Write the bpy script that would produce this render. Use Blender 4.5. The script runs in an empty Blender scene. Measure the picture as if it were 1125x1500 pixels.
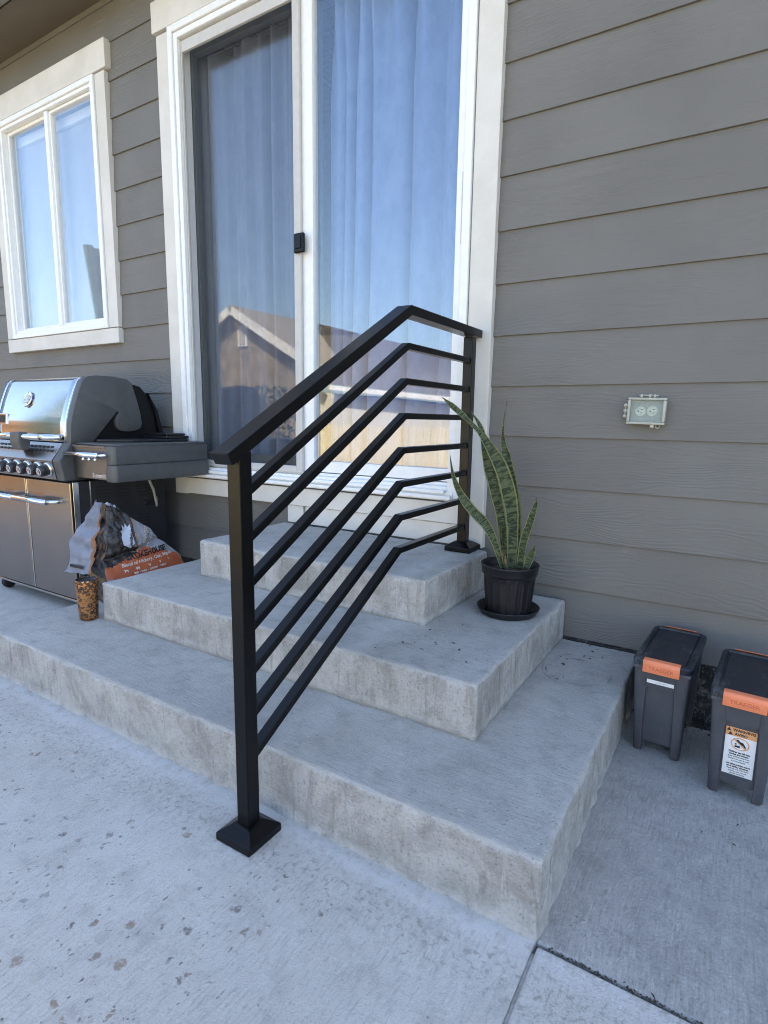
import bpy, bmesh, math, random
from mathutils import Vector, Matrix, noise
random.seed(7)
R = math.radians
sc = bpy.context.scene
COL = sc.collection

# ------------------------------------------------------------------ camera
cam = bpy.data.cameras.new('camera'); camo = bpy.data.objects.new('camera', cam); COL.objects.link(camo)
cr = Vector((0.84758363, 0.53047416, 0.01411224)); cu = Vector((-0.09684925, 0.12848783, 0.98697067)); cf = Vector((-0.52174919, 0.83790694, -0.1602802))
camo.matrix_world = Matrix(((cr.x, cu.x, -cf.x, -0.19367), (cr.y, cu.y, -cf.y, -2.02039), (cr.z, cu.z, -cf.z, 0.92920), (0, 0, 0, 1)))
cam.sensor_fit = 'HORIZONTAL'; cam.sensor_width = 36.0; cam.lens = 834.505 / 1125 * 36.0
cam.clip_start = 0.02; cam.clip_end = 3000
sc.camera = camo

# ------------------------------------------------------------------ light
SUN_EL, SUN_AZ = R(49), R(20)          # the sun stands behind the house: the patio is in its shade
world = bpy.data.worlds.new('World'); sc.world = world; world.use_nodes = True
wn = world.node_tree.nodes; bg = wn['Background']
sky = wn.new('ShaderNodeTexSky'); sky.sky_type = 'NISHITA'; sky.sun_disc = False
sky.sun_elevation = SUN_EL; sky.sun_rotation = SUN_AZ; sky.air_density = 1.0; sky.dust_density = 2.5; sky.ozone_density = 1.0
world.node_tree.links.new(sky.outputs[0], bg.inputs[0]); bg.inputs[1].default_value = 0.12
sl = bpy.data.lights.new('sun', 'SUN'); sl.energy = 4.5; sl.angle = R(0.5); sl.color = (1.0, 0.93, 0.82)
so = bpy.data.objects.new('sun', sl); COL.objects.link(so)
sdir = Vector((math.sin(SUN_AZ) * math.cos(SUN_EL), math.cos(SUN_AZ) * math.cos(SUN_EL), math.sin(SUN_EL)))
so.rotation_euler = sdir.to_track_quat('Z', 'Y').to_euler(); so.location = (0, 6, 9)
vs = sc.view_settings; vs.view_transform = 'Standard'; vs.look = 'None'; vs.gamma = 1.0; vs.use_curve_mapping = False
vs.exposure = 2.33
sc.cycles.filter_width = 1.0; sc.cycles.transparent_max_bounces = 40; sc.cycles.max_bounces = 14

# ------------------------------------------------------------------ node materials
class NT:
    def __init__(s, name):
        s.m = bpy.data.materials.new(name); s.m.use_nodes = True
        s.t = s.m.node_tree; s.t.nodes.clear()
        s.out = s.t.nodes.new('ShaderNodeOutputMaterial')
    def n(s, typ, ins=None, **kw):
        nd = s.t.nodes.new(typ)
        for k, v in kw.items(): setattr(nd, k, v)
        for k, v in (ins or {}).items(): s.set(nd.inputs[k], v)
        return nd
    def set(s, sock, v):
        if isinstance(v, bpy.types.NodeSocket): s.t.links.new(v, sock)
        elif isinstance(v, (tuple, list)) and sock.type == 'RGBA' and len(v) == 3: sock.default_value = (*v, 1)
        else: sock.default_value = v
    def math(s, op, a, b=0.0, c=None, clamp=False):
        nd = s.n('ShaderNodeMath', operation=op, use_clamp=clamp)
        s.set(nd.inputs[0], a); s.set(nd.inputs[1], b)
        if c is not None: s.set(nd.inputs[2], c)
        return nd.outputs[0]
    def mix(s, f, a, b):
        nd = s.n('ShaderNodeMix', data_type='RGBA'); s.set(nd.inputs['Factor'], f)
        s.set(nd.inputs[6], a); s.set(nd.inputs[7], b); return nd.outputs[2]
    def ramp(s, f, a, b, lo=0.0, hi=1.0):
        nd = s.n('ShaderNodeMapRange', {0: f, 1: a, 2: b, 3: lo, 4: hi}); nd.interpolation_type = 'SMOOTHSTEP'; return nd.outputs[0]
    def coord(s, kind='Object'): return s.n('ShaderNodeTexCoord').outputs[kind]
    def geo(s, k): return s.n('ShaderNodeNewGeometry').outputs[k]
    def scale(s, v, xyz, add=None):
        nd = s.n('ShaderNodeMapping', {0: v, 3: xyz})
        if add is not None: s.set(nd.inputs[1], add)
        return nd.outputs[0]
    def noise(s, v, sc_, det=4, rough=0.55, dist=0.0):
        return s.n('ShaderNodeTexNoise', {'Vector': v, 'Scale': sc_, 'Detail': det, 'Roughness': rough, 'Distortion': dist}).outputs[0]
    def vor(s, v, sc_, out='Distance', rnd=1.0, feature='F1'):
        return s.n('ShaderNodeTexVoronoi', {'Vector': v, 'Scale': sc_, 'Randomness': rnd}, feature=feature).outputs[out]
    def bump(s, h, st, dist=0.01, nrm=None):
        nd = s.n('ShaderNodeBump', {'Height': h, 'Strength': st, 'Distance': dist})
        if nrm is not None: s.set(nd.inputs['Normal'], nrm)
        return nd.outputs[0]
    def bsdf(s, **ins):
        nd = s.n('ShaderNodeBsdfPrincipled')
        for k, v in ins.items(): s.set(nd.inputs[k.replace('_', ' ')], v)
        return nd.outputs[0]
    def done(s, sh):
        s.t.links.new(sh, s.out.inputs[0]); return s.m

def simple(name, col, rough=0.5, metal=0.0, var=0.08, vs_=30, bump=0.0, bscale=200, spec=0.5):
    t = NT(name); c = t.coord()
    n1 = t.noise(c, vs_, 5, .6)
    f = t.ramp(n1, .3, .7)
    a = tuple(min(1, x * (1 - var)) for x in col); b = tuple(min(1, x * (1 + var)) for x in col)
    kw = dict(Base_Color=t.mix(f, a, b), Roughness=t.math('ADD', rough - .05, t.math('MULTIPLY', n1, .1)), Metallic=metal, Specular_IOR_Level=spec)
    if bump: kw['Normal'] = t.bump(t.noise(c, bscale, 4, .6), bump, .002)
    return t.done(t.bsdf(**kw))

def mat_siding():
    t = NT('painted_siding'); c = t.coord(); rnd = t.n('ShaderNodeObjectInfo').outputs['Random']
    off = t.n('ShaderNodeCombineXYZ', {0: t.math('MULTIPLY', rnd, 37.0), 2: t.math('MULTIPLY', rnd, 11.0)}).outputs[0]
    v = t.n('ShaderNodeVectorMath', {0: c, 1: off}, operation='ADD').outputs[0]
    warp = t.noise(t.scale(v, (1.3, 1, 5.0)), 1.0, 4, .5)
    ph = t.math('ADD', t.math('MULTIPLY', t.n('ShaderNodeSeparateXYZ', {0: v}).outputs[2], 520.0), t.math('MULTIPLY', warp, 135.0))
    ring = t.math('SINE', ph)
    fine = t.noise(t.scale(v, (9, 1, 420)), 1.0, 3, .6)
    mask = t.ramp(t.noise(t.scale(v, (1.5, 1, 9)), 1.0, 2, .5), .35, .68)
    h = t.math('ADD', t.math('MULTIPLY', t.math('MULTIPLY', ring, mask), .55), t.math('MULTIPLY', fine, .8))
    big = t.noise(v, 2.2, 4, .55)
    col = t.mix(t.ramp(big, .3, .7), (.154, .145, .130), (.184, .174, .156))
    col = t.mix(t.math('MULTIPLY', rnd, .30), col, (.150, .145, .135))
    col = t.mix(t.ramp(t.noise(t.scale(v, (14, 1, 5)), 1.0, 5, .7), .63, .78, 0, .25), col, (.30, .29, .27))
    # dried splashes and dust low on the wall
    z = t.n('ShaderNodeSeparateXYZ', {0: t.geo('Position')}).outputs[2]
    spl = t.math('MULTIPLY', t.ramp(t.noise(v, 26, 5, .7), .66, .74), t.ramp(z, .40, .22))
    col = t.mix(t.math('MULTIPLY', spl, .30), col, (.42, .41, .39))
    return t.done(t.bsdf(Base_Color=col, Roughness=.58, Specular_IOR_Level=.35, Normal=t.bump(h, .55, .0018)))

def mat_trim():
    t = NT('cream_trim_paint'); c = t.coord()
    g = t.noise(t.scale(c, (28, 28, 28)), 1.0, 5, .65, 1.2)
    l = t.noise(t.scale(c, (60, 60, 9)), 1.0, 4, .6)
    col = t.mix(t.ramp(t.noise(c, 5, 4, .6), .3, .7), (.63, .60, .545), (.71, .68, .63))
    col = t.mix(t.ramp(t.vor(c, 70), .10, .03, 0, .35), col, (.33, .28, .23))
    return t.done(t.bsdf(Base_Color=col, Roughness=.6, Specular_IOR_Level=.3, Normal=t.bump(t.math('ADD', g, l), .35, .0025)))

def mat_concrete(name, c1, c2, broom_x, stains=False, ring=False, seed=0.0, dark=False, foot=None):
    t = NT(name); p0 = t.geo('Position'); nz = t.n('ShaderNodeSeparateXYZ', {0: t.geo('Normal')}).outputs[2]
    p = t.scale(p0, (1, 1, 1), (seed, seed * 1.7, seed * .3))
    px = t.n('ShaderNodeSeparateXYZ', {0: p0})
    mul = lambda c, k: tuple(x * k for x in c)
    vert = t.ramp(t.math('ABSOLUTE', nz), .75, .35)
    big = t.noise(p, 2.3, 6, .62, .4); mid = t.noise(p, 13, 6, .70); fin = t.noise(p, 135, 4, .72); grit = t.noise(p, 300, 3, .65)
    col = t.mix(t.ramp(big, .30, .70), c1, c2)
    col = t.mix(t.ramp(mid, .46, .68, 0, .60), col, mul(c1, .74))
    col = t.mix(t.ramp(mid, .44, .26, 0, .55), col, (.60, .585, .555))
    # broom finish (short fine drawn lines) on what lies flat
    sw = t.noise(p, 1.3, 2, .5)
    wob = t.n('ShaderNodeCombineXYZ', {0: t.math('MULTIPLY', sw, .06), 1: t.math('MULTIPLY', sw, .06)}).outputs[0]
    pw = t.n('ShaderNodeVectorMath', {0: p, 1: wob}, operation='ADD').outputs[0]
    bs = (24, 210, 24) if broom_x else (190, 26, 26)
    bs2 = (3.0, 70, 3) if broom_x else (70, 3.0, 3)
    br = t.noise(t.scale(pw, bs), 1.0, 3, .65); br2 = t.noise(t.scale(pw, bs2), 1.0, 4, .65)
    brk = t.ramp(t.noise(p, 4, 5, .65), .28, .60, .15 if broom_x else .35, .62 if broom_x else 1.1)
    col = t.mix(t.math('MULTIPLY', t.ramp(br2, .50, .72, 0, .22), brk), col, mul(c1, .68))
    col = t.mix(t.math('MULTIPLY', t.ramp(br, .50, .68, 0, .40), brk), col, mul(c1, .55))
    col = t.mix(t.math('MULTIPLY', t.ramp(br, .46, .32, 0, .30), brk), col, (.64, .625, .60))
    col = t.mix(t.ramp(fin, .54, .70, 0, .45), col, mul(c1, .55))
    col = t.mix(t.ramp(fin, .44, .32, 0, .40), col, (.64, .625, .60))
    pit = t.math('MULTIPLY', t.ramp(t.vor(p, 75), .17, .07), t.ramp(t.noise(p, 7, 3, .6), .52, .64))
    col = t.mix(t.math('MULTIPLY', pit, .5), col, (.15, .135, .12))
    # cast sides: rough cement skin with form drips, chalky towards worn edges
    rib = t.noise(t.scale(p, (30, 30, 3.0)), 1.0, 4, .6, .7)
    drip = t.noise(t.scale(p, (38, 38, 8)), 1.0, 5, .65, 1.0)
    patch = t.noise(t.scale(p, (9, 9, 8)), 1.0, 6, .70, .6)
    skin = t.mix(t.ramp(patch, .32, .66), (.36, .345, .32), (.57, .557, .528))
    skin = t.mix(t.math('MULTIPLY', t.ramp(rib, .53, .66, 0, .55), t.ramp(big, .38, .6)), skin, (.27, .245, .21))
    skin = t.mix(t.ramp(drip, .57, .70, 0, .50), skin, (.24, .22, .19))
    skin = t.mix(t.ramp(drip, .42, .30, 0, .55), skin, (.60, .59, .57))
    skin = t.mix(t.ramp(fin, .54, .66, 0, .48), skin, (.23, .215, .19))
    skin = t.mix(t.ramp(fin, .43, .32, 0, .55), skin, (.64, .63, .61))
    skin = t.mix(t.math('MULTIPLY', t.ramp(t.vor(t.scale(p, (1, 1, 1.4)), 60), .20, .08), t.ramp(t.noise(p, 6, 2), .50, .58, 0, .5)), skin, (.16, .145, .13))
    if foot is not None:
        ft = t.math('MULTIPLY', t.ramp(px.outputs[2], foot + .034, foot), t.ramp(t.noise(p, 26, 5, .7), .34, .56))
        skin = t.mix(t.math('MULTIPLY', ft, .7), skin, (.66, .655, .64))
    if not dark: col = t.mix(vert, col, skin)
    if stains:
        q = t.n('ShaderNodeVectorMath', {0: p0, 1: t.n('ShaderNodeVectorMath', {0: t.n('ShaderNodeTexNoise', {'Vector': p0, 'Scale': 55.0, 'Detail': 4}).outputs[1], 1: (.030, .030, .0)}, operation='MULTIPLY').outputs[0]}, operation='ADD').outputs[0]
        zone = t.math('MULTIPLY', t.ramp(px.outputs[1], -1.16, -1.26), t.ramp(px.outputs[0], -.55, -.95))
        clus = t.math('MULTIPLY', t.ramp(t.noise(p0, 4.2, 3, .55), .34, .46), zone)
        for (scl, thr, mx, amt) in ((21.0, .46, .34, .85), (44.0, .58, .36, .80), (85.0, .66, .36, .75)):
            vd = t.n('ShaderNodeTexVoronoi', {'Vector': q, 'Scale': scl}); vr = t.n('ShaderNodeSeparateColor', {0: vd.outputs['Color']}).outputs[0]
            size = t.math('MULTIPLY', t.ramp(vr, thr, 1.0, .0, mx), clus)
            spot = t.ramp(vd.outputs['Distance'], size, t.math('SUBTRACT', size, .10))
            spot = t.math('MULTIPLY', spot, t.math('MULTIPLY', t.math('GREATER_THAN', size, .05), t.ramp(t.noise(p0, 150, 4, .75), .32, .52)))
            col = t.mix(t.math('MULTIPLY', spot, amt), col, t.mix(t.ramp(t.noise(p0, 16, 3), .4, .6), (.085, .075, .068), (.28, .205, .14)))
        col = t.mix(t.ramp(t.noise(p0, 2.1, 6, .68, .9), .50, .70, 0, .30), col, (.66, .65, .63))
        d = t.math('ABSOLUTE', t.math('ADD', px.outputs[1], 1.13))
        rub = t.math('MULTIPLY', t.ramp(t.math('ABSOLUTE', t.math('ADD', px.outputs[1], 1.20)), .12, .0), t.ramp(t.noise(p0, 70, 5, .75), .50, .62))
        col = t.mix(t.math('MULTIPLY', rub, .50), col, (.17, .155, .14))
        lime = t.math('MULTIPLY', t.ramp(d, .060, .0), t.ramp(t.noise(p0, 30, 5, .7), .36, .56))
        col = t.mix(t.math('MULTIPLY', lime, .7), col, (.66, .655, .64))
    if ring:
        for (rx, ry, rr, a) in ((-.560, -.270, .098, .85), (-.535, -.262, .135, .5)):
            dx = t.math('SUBTRACT', px.outputs[0], rx); dy = t.math('SUBTRACT', px.outputs[1], ry)
            dd = t.math('SQRT', t.math('ADD', t.math('MULTIPLY', dx, dx), t.math('MULTIPLY', dy, dy)))
            band = t.ramp(t.math('ABSOLUTE', t.math('SUBTRACT', t.math('ADD', dd, t.math('MULTIPLY', mid, .02)), rr + .01)), .005, .001)
            col = t.mix(t.math('MULTIPLY', t.math('MULTIPLY', band, t.ramp(t.noise(p0, 11, 4, .7), .45, .60)), a * .8), col, (.13, .125, .115))
    # worn arrises rub pale
    pt = t.ramp(t.geo('Pointiness'), .53, .60)
    if not dark: col = t.mix(t.math('MULTIPLY', pt, t.ramp(t.noise(p, 40, 4, .7), .35, .6, 0, .6)), col, (.62, .61, .59))
    flat_h = t.math('ADD', t.math('MULTIPLY', br, .7), t.math('ADD', t.math('MULTIPLY', br2, .35), t.math('MULTIPLY', fin, .9)))
    flat_h = t.math('SUBTRACT', flat_h, t.math('MULTIPLY', pit, .9))
    vert_h = t.math('ADD', t.math('MULTIPLY', rib, 3.2), t.math('ADD', t.math('MULTIPLY', fin, 1.6), t.math('MULTIPLY', mid, 3.2)))
    mixh = t.n('ShaderNodeMix', {0: vert, 2: flat_h, 3: vert_h}, data_type='FLOAT').outputs[0]
    nr = t.bump(t.math('ADD', mixh, t.math('MULTIPLY', grit, .5)), 1.0, .0046)
    return t.done(t.bsdf(Base_Color=col, Roughness=.88, Specular_IOR_Level=.2, Normal=nr))

def mat_glass():
    t = NT('window_glass')
    f = t.n('ShaderNodeLayerWeight', {'Blend': .5}).outputs['Facing']
    fr = t.math('ADD', .054, t.math('MULTIPLY', t.math('POWER', f, 4.5), .92), clamp=True)
    tr = t.n('ShaderNodeBsdfTransparent', {0: (.985, .992, .99)}).outputs[0]
    wob = t.bump(t.noise(t.coord(), 2.5, 1, .4), .02, .02)
    gl = t.n('ShaderNodeBsdfGlossy', {0: (.96, .98, 1.0), 'Roughness': 0.0, 'Normal': wob}).outputs[0]
    return t.done(t.n('ShaderNodeMixShader', {0: fr, 1: tr, 2: gl}).outputs[0])

def mat_screen():
    t = NT('insect_mesh')
    tr = t.n('ShaderNodeBsdfTransparent', {0: (1, 1, 1)}).outputs[0]
    df = t.bsdf(Base_Color=(.06, .063, .07), Roughness=.6)
    c = t.coord()
    f = t.math('ADD', .10, t.math('MULTIPLY', t.noise(t.scale(c, (90, 1, 1.2)), 1.0, 3, .6), .06))
    return t.done(t.n('ShaderNodeMixShader', {0: f, 1: tr, 2: df}).outputs[0])

def mat_clear():
    t = NT('clear_cover_plastic')
    tr = t.n('ShaderNodeBsdfTransparent', {0: (.90, .93, .92)}).outputs[0]
    gl = t.bsdf(Base_Color=(.62, .64, .61), Roughness=.25)
    f = t.math('ADD', .05, t.math('MULTIPLY', t.noise(t.coord(), 60, 4, .6), .10))
    return t.done(t.n('ShaderNodeMixShader', {0: f, 1: tr, 2: gl}).outputs[0])

def mat_cloth(name, a, b, weave=500):
    t = NT(name); c = t.coord()
    n1 = t.noise(t.scale(c, (1.5, 1, .8)), 8, 5, .65)
    cr_ = t.noise(t.scale(c, (10, 3, 22)), 1.0, 3, .6, 1.5)
    col = t.mix(t.ramp(n1, .3, .7), a, b)
    col = t.mix(t.ramp(t.noise(c, 240, 3, .7), .55, .75, 0, .25), col, tuple(min(1, x * 1.35) for x in b))
    return t.done(t.bsdf(Base_Color=col, Roughness=.9, Sheen_Weight=.25, Specular_IOR_Level=.15, Normal=t.bump(t.math('ADD', t.noise(c, weave, 2, .5), t.math('MULTIPLY', cr_, 1.4)), .3, .003)))

def mat_steel(name, col=(.60, .585, .57), rough=.2, brush_x=True, br=.10):
    t = NT(name); c = t.coord()
    b = t.noise(t.scale(c, (3, 300, 300) if brush_x else (300, 300, 3)), 1.0, 3, .6)
    sm = t.noise(c, 7, 4, .6)
    return t.done(t.bsdf(Base_Color=t.mix(t.ramp(sm, .3, .7), tuple(x * .92 for x in col), col), Metallic=1.0,
                         Roughness=t.math('ADD', rough - .04, t.math('ADD', t.math('MULTIPLY', b, br), t.math('MULTIPLY', sm, .06))), Normal=t.bump(b, .05, .001)))

def mat_copper():
    t = NT('etched_copper'); c = t.coord()
    v = t.n('ShaderNodeTexVoronoi', {'Vector': c, 'Scale': 48.0})
    ring = t.ramp(t.math('ABSOLUTE', t.math('SUBTRACT', v.outputs['Distance'], .40)), .15, .06)
    blob = t.ramp(t.noise(c, 75, 2, .5), .52, .57)
    dot = t.ramp(t.vor(c, 95), .36, .24)
    m = t.math('MAXIMUM', t.math('MULTIPLY', ring, t.math('GREATER_THAN', t.n('ShaderNodeSeparateColor', {0: v.outputs['Color']}).outputs[0], .5)), t.math('MAXIMUM', t.math('MULTIPLY', blob, .9), t.math('MULTIPLY', dot, .8)))
    col = t.mix(m, (.62, .30, .12), (.05, .028, .018))
    return t.done(t.bsdf(Base_Color=col, Metallic=t.math('SUBTRACT', .95, t.math('MULTIPLY', m, .7)), Roughness=t.math('ADD', .28, t.math('MULTIPLY', m, .3))))

def mat_leaf():
    t = NT('snake_plant_leaf'); uv = t.n('ShaderNodeUVMap').outputs[0]
    s = t.n('ShaderNodeSeparateXYZ', {0: uv}); u = s.outputs[0]; v = s.outputs[1]; c = t.coord()
    e = t.math('ABSOLUTE', t.math('SUBTRACT', t.math('MULTIPLY', u, 2.0), 1.0))
    wv = t.noise(c, 60, 3, .6)
    edge = t.ramp(t.math('ADD', e, t.math('MULTIPLY', t.math('SUBTRACT', wv, .5), .25)), .77, .86)
    nb = t.n('ShaderNodeCombineXYZ', {0: t.math('MULTIPLY', u, 1.3), 1: t.math('MULTIPLY', v, 92.0), 2: t.n('ShaderNodeObjectInfo').outputs['Random']}).outputs[0]
    bands = t.ramp(t.noise(nb, .8, 3, .6, .7), .42, .58)
    g = t.mix(bands, (.030, .056, .030), (.165, .210, .115))
    g = t.mix(t.ramp(t.noise(c, 9, 3), .45, .7), g, t.mix(bands, (.05, .075, .032), (.20, .225, .10)))
    col = t.mix(edge, g, (.44, .46, .23))
    tip = t.ramp(v, .955, .985); col = t.mix(tip, col, (.30, .20, .11))
    return t.done(t.bsdf(Base_Color=col, Roughness=.42, Specular_IOR_Level=.4, Normal=t.bump(t.noise(t.scale(c, (160, 160, 12)), 1.0, 2), .15, .002)))

def mat_grass():
    t = NT('dry_grass_ground'); p = t.geo('Position')
    col = t.mix(t.ramp(t.noise(p, 1.2, 6, .7), .35, .65), (.21, .165, .085), (.16, .15, .06))
    col = t.mix(t.ramp(t.noise(p, 40, 4, .7), .45, .7), col, (.30, .24, .14))
    return t.done(t.bsdf(Base_Color=col, Roughness=.95, Normal=t.bump(t.noise(p, 60, 5, .7), .8, .03)))

def mat_wood(name, a, b):
    t = NT(name); c = t.coord()
    g = t.noise(t.scale(c, (55, 55, 2.5)), 1.0, 4, .65, .6)
    r = t.n('ShaderNodeObjectInfo').outputs['Random']
    col = t.mix(t.ramp(g, .3, .7), a, b); col = t.mix(t.math('MULTIPLY', r, .45), col, tuple(x * .7 for x in a))
    return t.done(t.bsdf(Base_Color=col, Roughness=.85, Normal=t.bump(g, .4, .004)))

def mat_shingle(name, a, b, sz):
    t = NT(name); p = t.coord()
    br = t.n('ShaderNodeTexBrick', {'Vector': p, 'Color1': (*a, 1), 'Color2': (*b, 1), 'Mortar': (*[x * .3 for x in a], 1), 'Scale': sz, 'Mortar Size': .03, 'Bias': 0.0, 'Brick Width': .5, 'Row Height': .4})
    col = t.mix(t.ramp(t.noise(p, 3, 5, .6), .3, .7, 0, .5), br.outputs[0], tuple(x * .7 for x in b))
    return t.done(t.bsdf(Base_Color=col, Roughness=.9))

def mat_bucket():
    t = NT('bucket_plastic'); c = t.coord()
    n1 = t.noise(c, 11, 5, .65); sc_ = t.noise(t.scale(c, (30, 30, 5)), 1.0, 4, .7, .7)
    col = t.mix(t.ramp(n1, .3, .7), (.062, .065, .076), (.082, .084, .096))
    col = t.mix(t.ramp(sc_, .62, .74, 0, .35), col, (.17, .165, .16))
    return t.done(t.bsdf(Base_Color=col, Roughness=.52, Normal=t.bump(t.noise(c, 420, 2), .1, .001)))
def mat_lid():
    t = NT('lid_plastic'); c = t.coord()
    d = t.noise(t.scale(c, (24, 9, 9)), 1.0, 5, .7, .8)
    col = t.mix(t.ramp(d, .52, .70, 0, .50), (.012, .015, .022), (.17, .175, .18))
    return t.done(t.bsdf(Base_Color=col, Roughness=t.math('ADD', .30, t.math('MULTIPLY', t.noise(c, 14, 4), .25))))

M = dict(
    siding=mat_siding(), trim=mat_trim(),
    vinyl=simple('white_vinyl', (.84, .84, .83), .38, var=.03, bump=.04, bscale=40),
    darkframe=simple('shade_toned_panel_frame', (.07, .08, .08), .5),  # sliding panel frame, its shade behind the screen put into the colour
    vinylgrey=simple('screen_frame_paint', (.55, .53, .50), .45, var=.04),
    glass=mat_glass(), screen=mat_screen(), clear=mat_clear(),
    curtain=mat_cloth('blue_curtain_cloth', (.27, .38, .68), (.36, .48, .77)),
    curtain2=mat_cloth('slate_curtain_cloth', (.36, .42, .60), (.45, .51, .70)),
    blind=mat_cloth('white_blind_cloth', (.60, .63, .78), (.68, .71, .84)),
    room=simple('interior_paint', (.30, .31, .30), .8),
    slab=mat_concrete('broomed_slab_concrete', (.53, .505, .455), (.61, .585, .535), False, stains=True),
    slab2=mat_concrete('broomed_concrete_shade_toned', (.375, .362, .338), (.435, .423, .396), False, seed=3.1),  # darker than slab: the right side's shade is put into the colour
    step=mat_concrete('bottom_step_concrete', (.435, .42, .385), (.525, .508, .47), True, ring=True, seed=7.7, foot=0.0),
    step2=mat_concrete('middle_step_concrete', (.435, .42, .385), (.525, .508, .47), True, seed=4.1, foot=.162), step3=mat_concrete('top_step_concrete', (.435, .42, .385), (.525, .508, .47), True, seed=1.9, foot=.306),
    foundation=mat_concrete('dark_foundation_concrete', (.035, .034, .034), (.06, .058, .055), True, seed=1.2, dark=True),  # base colour much darker than the other concrete
    dirt=simple('dark_dirt', (.045, .038, .030), .95, var=.5, vs_=60, bump=.8, bscale=120),
    black=simple('black_powder_coat', (.0022, .0024, .003), .30, var=.15, vs_=60, bump=.05, bscale=500, spec=.26),
    soffit=simple('tan_soffit_paint', (.125, .105, .075), .7, var=.08, vs_=6, bump=.2, bscale=60),
    fascia=simple('grey_fascia_paint', (.20, .19, .175), .6),
    roof=mat_shingle('roof_shingles', (.10, .095, .09), (.14, .13, .12), 6),
    steel=mat_steel('stainless_lid', (.60, .60, .61), .12, True, .05), steel2=mat_steel('brushed_door_steel', (.36, .325, .295), .20, False), steel3=mat_steel('dull_shelf_steel', (.20, .20, .21), .34, True),
    chrome=mat_steel('chrome', (.80, .80, .80), .08, True, .04),
    cast=simple('grey_cast_aluminium', (.090, .092, .092), .48, metal=.15, var=.08, bump=.12, bscale=700),
    blackmetal=simple('black_enamel', (.005, .005, .006), .55, var=.2, spec=.25), panelgrey=simple('dark_panel_enamel', (.022, .022, .024), .5, var=.2, vs_=9),
    rubber=simple('black_rubber', (.012, .012, .013), .7),
    hose=simple('pale_hose', (.42, .40, .34), .5),
    potp=simple('black_nursery_plastic', (.010, .010, .012), .38, var=.3, vs_=20, bump=.1, bscale=90),
    soil=simple('potting_soil', (.05, .035, .022), .95, var=.6, vs_=80, bump=.9, bscale=150),
    leaf=mat_leaf(), drygrey=simple('dry_leaf_sheath', (.16, .12, .06), .8, var=.4, vs_=60),
    bin=mat_bucket(), lid=mat_lid(), latch=simple('orange_latch_plastic', (.80, .235, .105), .42, var=.06),
    latchdk=simple('embossed_orange', (.55, .13, .055), .5, var=.05),
    white=simple('white_label', (.80, .80, .80), .5, var=.02), orangeprint=simple('label_orange', (.72, .36, .16), .5, var=.04),
    ink=simple('label_ink', (.015, .015, .017), .6), silver=simple('silver_print', (.62, .62, .64), .35, metal=.4),
    bagblue=simple('blue_grey_bag_film', (.40, .43, .52), .36, var=.10, vs_=22, bump=.25, bscale=55),
    bagdark=simple('dark_print_and_shade_film', (.028, .023, .021), .28, var=.9, vs_=38, bump=.3, bscale=60),
    baggrey=simple('grey_bag_film', (.27, .275, .30), .34, var=.12, vs_=22, bump=.25, bscale=55),
    bagorange=simple('rust_orange_bag_film', (.44, .105, .038), .36, var=.12, vs_=26, bump=.25, bscale=55),
    bagcopper=simple('copper_bag_stripe', (.52, .26, .13), .4),
    bagprint=simple('pale_bag_print', (.66, .56, .50), .5), badge=simple('pale_badge_print', (.52, .56, .66), .5),
    copper=mat_copper(), outlet=simple('aged_outlet_plastic', (.43, .415, .34), .5, var=.12),
    outface=simple('receptacle_face', (.78, .76, .66), .4, var=.03), outgrey=simple('outlet_plate', (.38, .40, .39), .4, var=.06),
    grass=mat_grass(), wood=mat_wood('sunlit_fence_wood', (.62, .52, .33), (.72, .62, .42)), cedar=mat_wood('cedar_fence_wood', (.42, .20, .085), (.52, .27, .12)),
    shing=mat_shingle('brown_wall_shingles', (.50, .37, .23), (.58, .43, .28), 3.2), nroof=mat_shingle('tan_roof_shingles', (.30, .26, .20), (.36, .31, .25), 5),
    ntrim=simple('pale_rake_paint', (.66, .62, .56), .6), nwall=simple('tan_stucco', (.50, .45, .36), .9),
    hedge=simple('hedge_leaf', (.045, .065, .035), .7, var=.4, vs_=25), trellis=simple('green_wood_paint', (.05, .085, .065), .6), slat=simple('pale_green_slat', (.40, .46, .43), .6),
    red=simple('red_mark', (.45, .05, .04), .4), knob=simple('black_knob', (.02, .02, .022), .35),
)

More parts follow.
